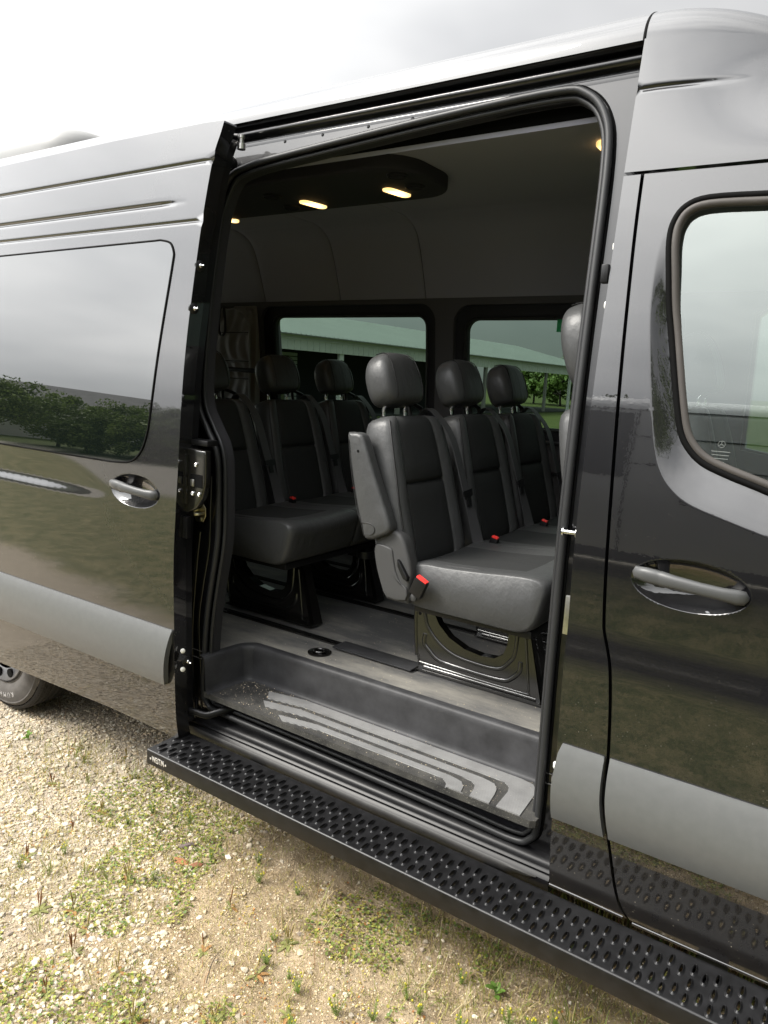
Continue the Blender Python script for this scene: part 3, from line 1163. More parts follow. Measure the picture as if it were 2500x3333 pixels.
V, F, C_ = merge([blades(9000, patchy(-3.3, 0.1, -1.2, 0.2, 0.50, 41), 0.012, 0.05, 0.0012, GREEN + YELL),
                  blades(2600, patchy(-3.6, 0.1, -1.2, 0.5, 0.44, 51), 0.02, 0.075, 0.0010, STRAW, 0.97, 0.2),
                  blades(1500, patchy(-1.4, 0.1, -0.55, 0.12, 0.42, 55), 0.03, 0.10, 0.0012, STRAW[:3] + GREEN[:2], 0.9, 0.3),
                  blades(52000, patchy(-2.4, 0.1, -1.2, 0.2, 0.36, 61, 3.2), 0.006, 0.022, 0.0008, GREEN[1:3] + YELL + STRAW[:2], 0.95, 0.3),
                  blades(16000, patchy(-3.2, 0.1, -1.2, 0.2, 0.54, 71, 3.0), 0.010, 0.035, 0.0010, GREEN[1:3] + YELL, 0.8, 0.4),
                  ])
grass_o = link('grass', np_mesh('grass', V, F, C_), None, 'plant_mat', 'stuff')
grass_o['label'] = 'thin grass blades and dry straw scattered over gravel and dirt'
grass_o['category'] = 'grass'


def uni(x0, x1, y0, y1):
    return lambda n: (RNG.uniform(x0, x1, n), RNG.uniform(y0, y1, n))


V, F, C_ = merge([blades(4200, uni(-2.2, 0.3, 0.40, 1.05), 0.05, 0.20, 0.0022, STRAW + [(0.22, 0.12, 0.06)] + GREEN[:2] + YELL[1:2], 0.55),
                  blades(1600, uni(-2.0, 0.3, 0.25, 0.7), 0.02, 0.07, 0.004, GREEN + [(0.24, 0.16, 0.07)], 0.8)])
nb_ = 1500
hx, hy = RNG.uniform(-1.7, 0.3, nb_), RNG.uniform(0.40, 1.0, nb_)
vv, ff, cc = leaflets(hx, hy, 0.003, 0.006, [(0.26, 0.14, 0.06), (0.34, 0.22, 0.10), (0.42, 0.32, 0.17)])
vv = vv.reshape(nb_, 7, 3)
vv[:, :, 2] += RNG.uniform(0.05, 0.17, nb_)[:, None]
V, F, C_ = merge([(V, F, C_), (vv.reshape(-1, 3), ff, cc)])
under_grass = link('dry_grass', np_mesh('dry_grass', V, F, C_), None, 'plant_mat', 'stuff')
under_grass['label'] = 'tall brown dry grass and weeds growing under the van behind the running board'
under_grass['category'] = 'grass'



# ---- single weeds
def leaf_geo(base, d, L, W, droop, segs=5):
    """one blade-shaped leaf"""
    base, d = np.array(base), np.array(d) / np.linalg.norm(d)
    side = np.cross(d, (0, 0, 1))
    side /= np.linalg.norm(side) + 1e-9
    V, F = [], []
    for k in range(segs + 1):
        t_ = k / segs
        w_ = W * (math.sin(math.pi * min(1, t_ * 0.92 + 0.06)) ** 0.8)
        c = base + d * L * t_ + np.array([0, 0, -droop * L * t_ * t_])
        V += [c - side * w_ + np.array([0, 0, w_ * 0.3]), c, c + side * w_ + np.array([0, 0, w_ * 0.3])]
    for k in range(segs):
        o = 3 * k
        F += [(o, o + 1, o + 4), (o, o + 4, o + 3), (o + 1, o + 2, o + 5), (o + 1, o + 5, o + 4)]
    return np.array(V), np.array(F)


def stem_geo(pts, r0, r1, seg=4):
    v, f = tube_geo(pts, list(np.linspace(r0, r1, len(pts))), seg, cap=False)
    F = []
    for q in f:
        F += [(q[0], q[1], q[2]), (q[0], q[2], q[3])]
    return np.array([tuple(p) for p in v]), np.array(F)


def coljit(c, k=0.2):
    return np.array(c) * RNG.uniform(1 - k, 1 + k)


def finish(parts, name, parent):
    V, F, C_ = merge([(v, f, np.repeat(np.array(c)[None], len(v), 0)) for v, f, c in parts])
    return link(name, np_mesh(name, V, F, C_, smooth=True), parent, 'plant_mat')


def plantain(scale=1.0, spikes=3, red=False):
    root = empty('plantain_weed')
    pr = []
    for k in range(7):
        a = k * 0.9 + RNG.uniform(-0.2, 0.2)
        el = RNG.uniform(0.15, 0.5)
        d = (math.cos(a) * math.cos(el), math.sin(a) * math.cos(el), math.sin(el))
        c = (0.24, 0.25, 0.09) if RNG.random() < 0.7 else (0.36, 0.20, 0.08)
        v, f = leaf_geo((0, 0, 0.002), d, RNG.uniform(0.045, 0.075) * scale, 0.009 * scale, 0.35)
        pr.append((v, f, coljit(c)))
    finish(pr, 'leaves', root)
    for k in range(spikes):
        a = RNG.uniform(0, 6.28)
        h = RNG.uniform(0.075, 0.125) * scale
        lean = RNG.uniform(0.08, 0.22)
        p = [(math.cos(a) * lean * h * t_ ** 1.3, math.sin(a) * lean * h * t_ ** 1.3, h * t_) for t_ in np.linspace(0, 1, 6)]
        sp = [stem_geo(p, 0.0011, 0.0008) + (coljit((0.26, 0.27, 0.10)),)]
        hd = [tuple(np.array(p[2]) * (1 - t_) + np.array(p[5]) * t_) for t_ in np.linspace(0, 1, 7)]
        hv, hf = tube_geo(hd, [0.0016, 0.0028, 0.0031, 0.0031, 0.0029, 0.0024, 0.0010], 6, cap=False)
        hv = np.array([tuple(q) for q in hv]) + RNG.uniform(-0.0006, 0.0006, (len(hv), 3))
        hf = np.array([t3 for q in hf for t3 in ((q[0], q[1], q[2]), (q[0], q[2], q[3]))])
        sp.append((hv, hf, coljit((0.30, 0.15, 0.07) if red else (0.36, 0.29, 0.11))))
        finish(sp, 'seed_spike', root)
    return root


def chamomile(scale=1.0, n=9, flowers=5):
    """pineapple weed: feathery green stems with yellow button heads"""
    root = empty('yellow_flower_weed')
    pr, heads = [], []
    for k in range(n):
        a = RNG.uniform(0, 6.28)
        h = RNG.uniform(0.035, 0.085) * scale
        lean = RNG.uniform(0.1, 0.55)
        p = [np.array((math.cos(a) * lean * h * t_, math.sin(a) * lean * h * t_, h * t_)) for t_ in np.linspace(0, 1, 6)]
        pr.append(stem_geo([tuple(q) for q in p], 0.0009, 0.0006) + (coljit((0.16, 0.22, 0.05)),))
        for j in range(26):
            t_ = RNG.uniform(0.15, 1.0)
            c0 = p[0] + (p[-1] - p[0]) * t_
            a2 = RNG.uniform(0, 6.28)
            d = np.array((math.cos(a2), math.sin(a2), RNG.uniform(0.1, 0.9)))
            v, f = leaf_geo(c0, d, RNG.uniform(0.006, 0.014) * scale, 0.0008, 0.2, 2)
            pr.append((v, f, coljit((0.17, 0.25, 0.05))))
        if k < flowers:
            heads.append(p[-1])
    finish(pr, 'foliage', root)
    for q in heads:
        r_ = 0.0042 * scale
        pv = ICO_V * np.array([1, 1, 1.2]) * r_ + q + np.array((0, 0, r_ * 0.7))
        me = np_mesh('flower_head', pv, ICO_F, np.array((0.55, 0.50, 0.05)) * RNG.uniform(0.85, 1.1), True)
        link('flower_head', me, root, 'plant_mat')
    return root


def grass_tuft(scale=1.0, n=14, heads=3):
    root = empty('grass_tuft')
    pr = []
    for k in range(n):
        a = RNG.uniform(0, 6.28)
        h = RNG.uniform(0.05, 0.13) * scale
        el = RNG.uniform(0.9, 1.45)
        d = (math.cos(a) * math.cos(el), math.sin(a) * math.cos(el), math.sin(el))
        v, f = leaf_geo((RNG.uniform(-0.006, 0.006), RNG.uniform(-0.006, 0.006), 0), d, h, 0.0016 * scale, 0.25, 4)
        pr.append((v, f, coljit((0.20, 0.25, 0.06) if RNG.random() < 0.7 else (0.38, 0.33, 0.14))))
    finish(pr, 'blades', root)
    return root


def broadleaf(scale=1.0):
    root = empty('broadleaf_weed')
    pr = []
    for k in range(6):
        a = k * 1.15
        el = RNG.uniform(0.5, 1.1)
        d = (math.cos(a) * math.cos(el), math.sin(a) * math.cos(el), math.sin(el))
        v, f = leaf_geo((0, 0, 0.004 + 0.006 * k), d, RNG.uniform(0.035, 0.055) * scale, 0.010 * scale, 0.3)
        pr.append((v, f, coljit((0.15, 0.27, 0.05), 0.12)))
    finish(pr, 'leaves', root)
    return root


def plant_at(o, x, y, label, cat, group=None):
    if group:
        label = label + ', ' + zone(x, y)
        group = group + ' ' + zone(x, y)
    o.scale = (0.72,) * 3 if cat == 'weed' else (0.85,) * 3
    o.location = (x, y, float(ground_z(x, y)) - 0.002)
    o.rotation_euler.z = RNG.uniform(0, 6.28)
    tag(o, label, cat, group)


for x, y, s_, sp, red in [(-1.92, -0.36, 1.0, 4, False), (-2.02, -0.62, 1.0, 3, True), (-2.12, -0.72, 0.9, 3, True), (-1.78, -0.66, 1.0, 3, True),
                          (-1.94, -0.55, 0.9, 3, False), (-1.72, -0.78, 0.9, 2, True), (-1.30, -0.24, 1.0, 3, False), (-2.35, -0.16, 0.9, 3, False),
                          (-1.62, -0.62, 0.8, 2, False), (-1.45, -0.70, 1.0, 3, False), (-2.30, -0.50, 0.9, 2, True)]:
    plant_at(plantain(s_, sp, red), x, y,
             'plantain weed with reddish brown seed spikes' if red else 'plantain weed with yellowish seed spikes',
             'weed', 'red spiked plantain weeds' if red else 'yellow spiked plantain weeds')
for x, y, s_ in [(-1.86, -0.30, 1.2), (-1.56, -0.10, 1.1), (-1.02, -0.36, 1.35), (-1.16, -0.36, 1.1), (-0.94, -0.30, 1.0), (-0.62, -0.12, 1.2),
                 (-0.72, -0.20, 1.0), (-0.84, -0.22, 1.1), (-0.52, -0.04, 1.1), (-1.64, -0.02, 1.0), (-1.30, -0.34, 1.0), (-2.18, -0.05, 0.9), (-2.02, 0.0, 1.0),
                 (-0.55, -0.12, 1.2), (-1.1, -0.46, 1.0), (-2.28, -0.72, 1.0), (-1.42, -0.06, 0.9)]:
    plant_at(chamomile(s_), x, y, 'feathery weed with yellow button flowers', 'weed', 'yellow flowered weeds on the dirt')
for x, y, s_ in [(-2.72, 0.02, 1.0), (-2.58, -0.06, 1.1), (-2.46, 0.08, 0.9), (-2.08, -0.42, 1.0), (-1.98, -0.40, 1.0), (-2.16, -0.50, 0.9), (-1.88, -0.05, 0.8),
                 (-0.48, -0.02, 1.3), (-0.40, 0.0, 1.2), (-0.32, 0.06, 1.2), (-2.9, -0.05, 0.8), (-2.3, 0.12, 1.0)]:
    plant_at(grass_tuft(s_), x, y, 'small tuft of green and yellow grass', 'grass', 'grass tufts beside the van')
for k in range(60):
    x, y = RNG.uniform(-3.0, -0.3), RNG.uniform(-0.95, 0.22)
    if y < -0.95 + 0.75 * (x + 1.75):
        continue
    q = RNG.random()
    if q < 0.30:
        plant_at(chamomile(RNG.uniform(0.6, 1.1), 7, 4), x, y, 'feathery weed with yellow button flowers', 'weed', 'yellow flowered weeds on the dirt')
    elif q < 0.55:
        rd_ = RNG.random() < 0.5
        plant_at(plantain(RNG.uniform(0.6, 0.95), int(RNG.integers(1, 4)), rd_), x, y,
                 'plantain weed with reddish brown seed spikes' if rd_ else 'plantain weed with yellowish seed spikes',
                 'weed', 'red spiked plantain weeds' if rd_ else 'yellow spiked plantain weeds')
    else:
        plant_at(grass_tuft(RNG.uniform(0.5, 1.0), 10), x, y, 'small tuft of green and yellow grass', 'grass', 'grass tufts beside the van')
plant_at(broadleaf(1.2), -0.70, -0.03, 'bright green upright broadleaf seedling just below the running board', 'weed')
plant_at(broadleaf(1.1), -3.10, -0.02, 'leafy green rosette growing beside the rear tyre', 'weed')
tw = [(-1.391, -0.492, 0.006), (-1.405, -0.468, 0.012), (-1.418, -0.445, 0.011), (-1.424, -0.425, 0.014), (-1.432, -0.405, 0.012)]
tw_o = tube('twig', [(x, y, z + float(ground_z(x, y))) for x, y, z in tw], [0.0012, 0.0014, 0.0012, 0.0010, 0.0007], 'bark', seg=6)
tag(tw_o, 'thin dark twig lying on the dirt near the bottom edge of the picture', 'twig')


# ---- trees
def tree(x, y, h, rad, label, pal, group, nclump=70, per=70, leaf=0.22, base=0.28):
    root = empty('tree', (x, y, 0))
    mb = MB()
    tp = [(0, 0, -0.1), (RNG.uniform(-.1, .1), RNG.uniform(-.1, .1), h * 0.2), (RNG.uniform(-.2, .2), RNG.uniform(-.2, .2), h * 0.5), (0, 0, h * 0.8)]
    sp_ = spline(tp, 4)
    mb.add(*tube_geo([tuple(q) for q in sp_], list(np.linspace(h * 0.028, h * 0.008, len(sp_))), 8), 0, True)
    ends = []
    for k in range(11):
        a = k * 2.4 + RNG.uniform(-.3, .3)
        z0 = h * RNG.uniform(0.22, 0.6)
        L = rad * RNG.uniform(0.55, 0.95)
        e = (math.cos(a) * L, math.sin(a) * L, z0 + h * RNG.uniform(0.08, 0.3))
        ends.append(e)
        mid = (math.cos(a) * L * 0.45, math.sin(a) * L * 0.45, z0 + (e[2] - z0) * 0.3)
        mb.add(*tube_geo([tuple(q) for q in spline([(0, 0, z0), mid, e], 4)], list(np.linspace(h * 0.011, h * 0.003, 9)), 6), 0, True)
    mb.build('trunk', 'bark', root, autosmooth=60)
    cs = []
    for k in range(nclump):
        while True:
            p = RNG.uniform(-1, 1, 3)
            if 0.25 < np.linalg.norm(p) < 1:
                break
        bz = h * base
        cs.append((p[0] * rad, p[1] * rad, bz + (h - bz) * (0.5 + 0.5 * p[2] * (1 - 0.25 * abs(p[0])))))
    cs = np.array(cs + ends)
    n = len(cs) * per
    cr = np.repeat(RNG.uniform(0.09, 0.20, len(cs)) * h, per)
    q = RNG.normal(size=(n, 3))
    q /= np.linalg.norm(q, axis=1)[:, None]
    pos = np.repeat(cs, per, 0) + q * (cr * RNG.random(n) ** 0.5)[:, None] * np.array([1, 1, 0.7])
    s_ = leaf * RNG.uniform(0.6, 1.4, n)
    u = RNG.normal(size=(n, 3))
    u /= np.linalg.norm(u, axis=1)[:, None]
    w = np.cross(u, RNG.normal(size=(n, 3)))
    w /= np.linalg.norm(w, axis=1)[:, None]
    V = np.stack([pos - u * s_[:, None], pos + w * s_[:, None] * 0.55, pos + u * s_[:, None], pos - w * s_[:, None] * 0.55], 1).reshape(-1, 3)
    F = np.arange(n * 4).reshape(n, 4)
    tone = np.repeat(RNG.uniform(0.65, 1.35, len(cs)), per) * RNG.uniform(0.8, 1.2, n)
    c = np.array(pal)[None] * tone[:, None]
    link('crown', np_mesh('crown', V, F, np.repeat(c, 4, 0)), root, 'leaf_mat')
    tag(root, label, 'tree', group)
    return root


# ---- behind the photographer: trees, a white house and a silver van, seen in the paint and glass
def polar(az, d):
    return (-2.6 - d * math.sin(R(az)), -0.1 - d * math.cos(R(az)))


TG = (0.145, 0.205, 0.05)
for az, d, h, rad, base_, lb in [(62.3, 20, 3.1, 1.8, 0.22, 'round spreading green tree before the white house, mirrored in the door window'),
                                 (57.6, 23, 2.7, 1.3, 0.15, 'green tree right of the white house gable, mirrored in the door window'),
                                 (55.3, 20, 1.8, 1.0, 0.0, 'low green bush between two trees in the door window reflection'),
                                 (53.0, 21, 2.6, 1.5, 0.10, 'dense green tree second from the right in the door window reflection'),
                                 (50.6, 19, 2.0, 1.2, 0.0, 'low dark green bush at the right end of the door window reflection'),
                                 (48.3, 22, 3.0, 1.6, 0.15, 'tall green tree mirrored in the paint right of the door window'),
                                 (66.0, 27, 4.0, 2.2, 0.1, 'leafy tree left of the house in the door reflection')]:
    x, y = polar(az, d)
    tree(x, y, h, rad, lb, TG, 'trees across the drive', 60, 170, 0.055, base_)
for x, y, h, rad in [(8.0, -11, 7.5, 3.4), (10.5, -6.5, 7.5, 3.2), (12.5, -1.8, 7, 3.0)]:
    tree(x, y, h, rad, 'broad green tree across the drive behind the camera, seen only in reflections', TG, 'trees behind the camera', 130, 170, 0.085, 0.05)
for x, y, h, rad in [(-9, -24, 6.5, 3.0), (-3, -27, 7, 3.2), (4, -25, 6.5, 3.0), (12, -20, 7, 3.4), (-15, -26, 6, 2.8)]:
    tree(x, y, h, rad, 'broad green tree across the drive behind the camera, seen only in reflections', TG, 'trees behind the camera', 80, 70, 0.2, 0.10)
for x, y, h, rad, lb in [(-26.5, 68, 4.4, 3.2, 'green tree seen through the far window beyond the shed post'),
                         (-21.5, 70, 4.0, 3.0, 'green tree right of the shed post seen through the far window'),
                         (-31, 72, 4.2, 3.2, 'green tree behind the open shed seen through the far window')]:
    tree(x, y, h, rad, lb, (0.10, 0.16, 0.035), 'trees behind the shed', 60, 60, 0.22, 0.1)

# white house
hx0, hy0 = polar(59.3, 33)
house = empty('white_house', (hx0, hy0, 0))
house.rotation_euler.z = R(28)
mb = MB()
w, dpt, eh, rh = 3.2, 4.5, 2.3, 3.7
v = [(-w, -dpt, 0), (w, -dpt, 0), (w, dpt, 0), (-w, dpt, 0), (-w, -dpt, eh), (w, -dpt, eh), (w, dpt, eh), (-w, dpt, eh), (0, -dpt, rh), (0, dpt, rh)]
mb.add(v, [(0, 1, 5, 8, 4), (2, 3, 7, 9, 6), (1, 2, 6, 5), (3, 0, 4, 7)])
for k in range(11):
    z = 0.15 + 0.2 * k
    mb.box(-w - 0.012, w + 0.012, -dpt - 0.012, dpt + 0.012, z, z + 0.012)
mb.build('wall', 'siding_white', house)
for s_ in (-1, 1):
    e = 0.35
    mb = MB()
    mb.add([(0, -dpt - e, rh + 0.09), (0, dpt + e, rh + 0.09), (s_ * (w + e), dpt + e, eh - 0.06), (s_ * (w + e), -dpt - e, eh - 0.06),
            (0, -dpt - e, rh + 0.01), (0, dpt + e, rh + 0.01), (s_ * (w + e), dpt + e, eh - 0.16), (s_ * (w + e), -dpt - e, eh - 0.16)],
           [(0, 1, 2, 3), (4, 7, 6, 5), (0, 3, 7, 4), (1, 5, 6, 2), (3, 2, 6, 7)])
    mb.build('roof', 'shingle_grey', house)
for sy in (-1, 1):
    for x in (-1.5, 1.4):
        wdw = MB().box(x - 0.5, x + 0.5, sy * (dpt + 0.05) - 0.03, sy * (dpt + 0.05) + 0.03, 0.85, 2.0).build('window', 'siding_white', house)
        MB().box(x - 0.42, x + 0.42, sy * (dpt + 0.085) - 0.01, sy * (dpt + 0.085) + 0.01, 0.92, 1.93).build('pane', 'pane_dark', wdw)
        for q in (-0.72, 0.72):
            MB().box(x + q - 0.18, x + q + 0.18, sy * (dpt + 0.05) - 0.02, sy * (dpt + 0.05) + 0.02, 0.85, 2.0).build('shutter', 'shutter_dark', house)
for sx in (-1, 1):
    for y in (-2.5, 0.3, 2.8):
        wdw = MB().box(sx * (w + 0.05) - 0.03, sx * (w + 0.05) + 0.03, y - 0.5, y + 0.5, 0.85, 2.0).build('window', 'siding_white', house)
        MB().box(sx * (w + 0.085) - 0.01, sx * (w + 0.085) + 0.01, y - 0.42, y + 0.42, 0.92, 1.93).build('pane', 'pane_dark', wdw)
tag(house, 'small white gabled house with dark shutters, mirrored in the sliding door window', 'house')

# silver van parked parallel behind the camera
sv = empty('silver_van', (-2.7, -5.3, 0))


def svx(name, pr, x0, x1, mat, n=2):
    return sweep_x(name, pr, list(np.linspace(x0, x1, n)), mat, sv, True, 35, True)


side = [(-0.99, 0.42), (-1.0, 0.7), (-1.0, 1.3), (-0.985, 1.55), (-0.94, 1.95), (-0.88, 2.40), (-0.84, 2.52), (-0.74, 2.62), (-0.4, 2.70)]
svx('body', side + [(-p[0], p[1]) for p in reversed(side)] + [(-0.99, 0.42)], -3.0, 2.3, 'silver_paint')
nose = [(2.3, 0.42, 2.66), (2.75, 0.42, 2.2), (3.15, 0.42, 1.45), (3.8, 0.45, 1.15), (3.95, 0.45, 0.8)]
mb = MB()
vv_, ff_ = [], []
for (x, zb, zt) in nose:
    vv_ += [(x, -0.97, zb), (x, -0.97, zb + 0.6), (x, -0.86, zt), (x, 0.86, zt), (x, 0.97, zb + 0.6), (x, 0.97, zb)]
for i in range(len(nose) - 1):
    for k in range(5):
        ff_.append((i * 6 + k, i * 6 + k + 1, i * 6 + 7 + k, i * 6 + 6 + k))
ff_.append(tuple(range(24, 30)))
mb.add(vv_, ff_, 0, True).build('hood', 'silver_paint', sv, autosmooth=40)


def svs(z):
    return float(np.interp(z, [p[1] for p in side], [p[0] for p in side]))


for s_ in (-1, 1):
    for x0, x1, z0, z1, m_, nm in [(-2.85, -1.35, 1.60, 2.42, 'pane_dark', 'window'), (-1.25, 0.15, 1.60, 2.42, 'pane_dark', 'window'), (0.27, 0.98, 1.60, 2.42, 'pane_dark', 'window'),
                                   (-3.0, 2.3, 2.455, 2.47, 'shutter_dark', 'drip_line'), (1.02, 2.25, 2.12, 2.135, 'shutter_dark', 'panel_groove'),
                                   (1.02, 2.25, 1.78, 1.795, 'shutter_dark', 'panel_groove'), (1.0, 1.015, 0.6, 2.44, 'shutter_dark', 'door_gap'),
                                   (-3.0, 2.3, 0.46, 0.66, 'shutter_dark', 'side_moulding'), (1.45, 2.2, 1.35, 1.72, 'pane_dark', 'window')]:
        zs_ = np.linspace(z0, z1, 8)
        v = [(x, s_ * -(svs(z) - 0.012), z) for z in zs_ for x in (x0, x1)]
        f = [(2 * i, 2 * i + 1, 2 * i + 3, 2 * i + 2) for i in range(7)]
        MB().add(v, f, 0, True).build(nm, m_, sv)
    for x in (-1.9, 2.55):
        wp = [(0.15, -0.11), (0.33, -0.11), (0.36, -0.07), (0.36, 0.07), (0.33, 0.11), (0.22, 0.10), (0.20, 0.06), (0.05, 0.07)]
        lathe('wheel', wp, (x, s_ * 0.90, 0.36), (0, s_, 0), 'tyre_rubber', sv)
tag(sv, 'silver high roof van parked behind the camera, mirrored in the front door', 'van')

# open metal shed beyond the van
shed = empty('metal_shed', (-20, 10, 0))
Y0, Y1, EZ, RZ = 0.0, 47.5, 3.40, 5.07
for s_ in (0, 1):
    xa, xb = (0.25, -7.0) if s_ == 0 else (-14.25, -7.0)
    mb = MB()
    ez = EZ - 0.06
    mb.add([(xa, Y0 - 0.4, ez), (xb, Y0 - 0.4, RZ), (xb, Y1 + 0.4, RZ), (xa, Y1 + 0.4, ez), (xa, Y0 - 0.4, ez - 0.05), (xb, Y0 - 0.4, RZ - 0.05), (xb, Y1 + 0.4, RZ - 0.05), (xa, Y1 + 0.4, ez - 0.05)],
           [(0, 1, 2, 3), (4, 7, 6, 5), (0, 3, 7, 4), (0, 4, 5, 1), (3, 2, 6, 7)])
    rf_ = mb.build('roof', 'shed_roof', shed)
    mb = MB()
    for k in range(159):
        y = Y0 - 0.35 + k * 0.305
        mb.add([(xa + 0.02, y, ez - 0.02), (xa + 0.02, y + 0.05, ez - 0.02), (xb, y + 0.05, RZ), (xb, y, RZ), (xa + 0.02, y, ez + 0.03), (xa + 0.02, y + 0.05, ez + 0.03), (xb, y + 0.05, RZ + 0.04), (xb, y, RZ + 0.04)],
               [(4, 5, 6, 7), (0, 4, 7, 3), (1, 2, 6, 5), (0, 1, 5, 4)])
    mb.build('roof_ribs', 'shed_roof', rf_, kind='stuff')
fa = MB().box(-0.06, 0, Y0, Y1, 2.72, 3.33).build('fascia', 'shed_white', shed)
mb = MB()
for k in range(120):
    y = Y0 + 0.1 + k * 0.395
    mb.box(0, 0.025, y, y + 0.05, 2.74, 3.12)
mb.build('fascia_ribs', 'shed_white', fa, kind='stuff')
MB().box(0, 0.035, Y0, Y1, 3.14, 3.19).build('trim_strip', 'shed_white', fa)
for k in range(11):
    y = Y0 + 0.1 + k * 4.72
    MB().box(-0.20, -0.06, y, y + 0.28, 0, 2.9).build('post', 'shed_white' if k % 2 else 'pole_wood', shed)
MB().box(-5.0, -4.8, Y0, Y1 - 11, 0, 3.9).build('back_wall', 'shed_dark', shed)
MB().box(-6.0, 0.0, Y0, Y1, 0.0, 0.06).build('slab', 'shed_dark', shed)
MB().box(-1.6, 0.6, Y0 + 1.0, Y0 + 9.0, 0.06, 1.1).build('low_wall', 'shed_dark', shed)
mb = MB()
for k in range(14):
    mb.box(-4.02, -4.0, Y0 + 10.5, Y0 + 16, 0.15 + k * 0.19, 0.30 + k * 0.19)
mb.build('roller_door', 'shed_white', shed)
MB().box(-6.5, -2.4, Y0 + 4.0, Y0 + 9.5, 0.1, 2.55).build('dark_partition', 'shed_dark', shed)
lathe('roof_vent', [(0.12, 0), (0.12, 0.3), (0.2, 0.32), (0.2, 0.42), (0.05, 0.5)], (-7.0, 13.2, RZ - 0.05), (0, 0, 1), 'shed_roof', shed, 12)
tag(shed, 'long open metal shed with grey green roof and white fascia seen through the far windows', 'shed')

# ================================================================== THE BLACK PASSENGER VAN
_sz = np.array([0.25, 0.30, 0.40, 0.50, 0.62, 0.80, 1.0, 1.2, 1.4, 1.55, 1.7, 1.93, 2.22, 2.5, 2.62])
_ss = np.array([-0.40, -0.34, -0.16, -0.075, -0.045, -0.03, -0.02, 0.0, 0.035, 0.07, 0.10, 0.15, 0.165, 0.172, 0.19])
_tz = np.arange(0.25, 2.6201, 0.002)
_ts = np.interp(_tz, _sz, _ss)
_ts = np.convolve(np.pad(_ts, 30, mode='edge'), np.ones(61) / 61, 'valid')
_ty = np.concatenate([[0], np.cumsum((_ts[1:] + _ts[:-1]) / 2 * 0.002)])
_ty += -0.004 - np.interp(0.8, _tz, _ty)


def prof(z):
    """how far the body side leans in (Y) at height z"""
    return np.interp(z, _tz, _ty)


def pf(z):
    return float(prof(np.array([z]))[0])


def sstep(t_):
    t_ = np.clip(t_, 0, 1)
    return t_ * t_ * (3 - 2 * t_)


def cup(x, z, cx, cz, a, b_, D):
    rho = ((x - cx) / a) ** 2 + (np.abs(z - cz) / b_) ** 2
    return D * np.where(rho < 1, (1 - np.clip(rho, 0, 1)) ** 0.75, 0)


def groove(z, zc, d, w_):
    return d * np.exp(-((z - zc) / w_) ** 2)


van = empty('passenger_van', (0, 0, 0))
tag(van, 'glossy black high roof passenger van with its side sliding door open', 'van')

# ---- sliding door, slid back and standing proud of the body
DOFF = -0.10


def s_slide(x, z):
    y = prof(z) + DOFF
    y = y + groove(z, 2.41, 0.007, 0.006) + groove(z, 2.216, 0.006, 0.0055)
    y = y + groove(z, 2.285, 0.008, 0.007) * sstep((-2.06 - x) / 0.12)
    fade = sstep((-2.28 - x) / 0.55)
    y = y + fade * (0.010 * sstep((z - 1.232) / 0.045) - 0.010 * sstep((z - 1.25) / 0.16))
    return y + cup(x, z, -2.19, 1.293, 0.133, 0.058, 0.030)


def ring(cx, cz, a, b_, n=72):
    return [(cx + a * math.cos(2 * math.pi * k / n), cz + b_ * math.sin(2 * math.pi * k / n)) for k in range(n + 1)]


def disc_pts(cx, cz, a, b_, st=0.008):
    g_ = np.array([(x, z) for x in np.arange(cx - a, cx + a, st) for z in np.arange(cz - b_, cz + b_, st)])
    q = ((g_[:, 0] - cx) / a) ** 2 + ((g_[:, 1] - cz) / b_) ** 2
    g_ = g_[q < 0.90]
    for k_ in (1.02, 1.045, 1.09, 0.975):
        g_ = np.vstack([g_, np.array(ring(cx, cz, a * k_, b_ * (k_ if k_ < 1 else 1 + (k_ - 1) * 2.0))[:-1])])
    return g_


edge_pts = [(-1.911, 2.53), (-1.921, 2.49), (-1.941, 2.412), (-1.954, 2.213), (-1.959, 1.95), (-1.961, 1.738), (-1.960, 1.528), (-1.962, 1.401), (-1.970, 1.25),
            (-1.978, 1.137), (-1.983, 1.021), (-1.986, 0.821), (-1.992, 0.598), (-1.996, 0.468), (-1.996, 0.385)]
d_out = [tuple(p) for p in spline(edge_pts, 4)] + [(-2.4, 0.388), (-3.0, 0.366), (-3.36, 0.352), (-3.36, 2.535), (-2.5, 2.54), (-2.0, 2.536)]
sdoor = panel('sliding_door', d_out, [], s_slide, 'paint', van, dx=0.05, dz=0.016, thick=0.055, zrows=(2.41, 2.216, 2.285), edge=0.03,
              extra=[disc_pts(-2.19, 1.293, 0.133, 0.058)] + [np.array([(x, z) for x in np.arange(-3.3, -2.0, 0.04) for z in np.arange(1.21, 1.44, 0.006)])],
              creases=[ring(-2.19, 1.293, 0.133, 0.058)])
wr = [(-2.15, 2.162), (-2.098, 2.150), (-2.074, 2.118), (-2.072, 2.083), (-2.083, 1.93), (-2.098, 1.76), (-2.116, 1.567), (-2.128, 1.50), (-2.152, 1.445), (-2.19, 1.408), (-2.24, 1.392), (-2.33, 1.386)]
w_out_ = [tuple(p) for p in spline(wr, 4)] + [(-2.9, 1.385), (-3.28, 1.385), (-3.28, 2.157), (-2.7, 2.160)]
panel('window', w_out_, [], lambda x, z: prof(z) + DOFF - 0.002, 'glass_privacy', sdoor, dx=0.05, dz=0.016, thick=0.004, edge=0.025)
wp3 = resample(w_out_, 0.03)
tube('window_seal', [(x, pf(z) + DOFF - 0.0005, z) for x, z in wp3], 0.0042, 'gap_black', sdoor, 6, True)


def s_mould(off):
    return lambda x, z: prof(z) + off - 0.005 - 0.026 * np.clip(1 - np.abs((z - 0.694) / 0.1225) ** 2.0, 0, 1)


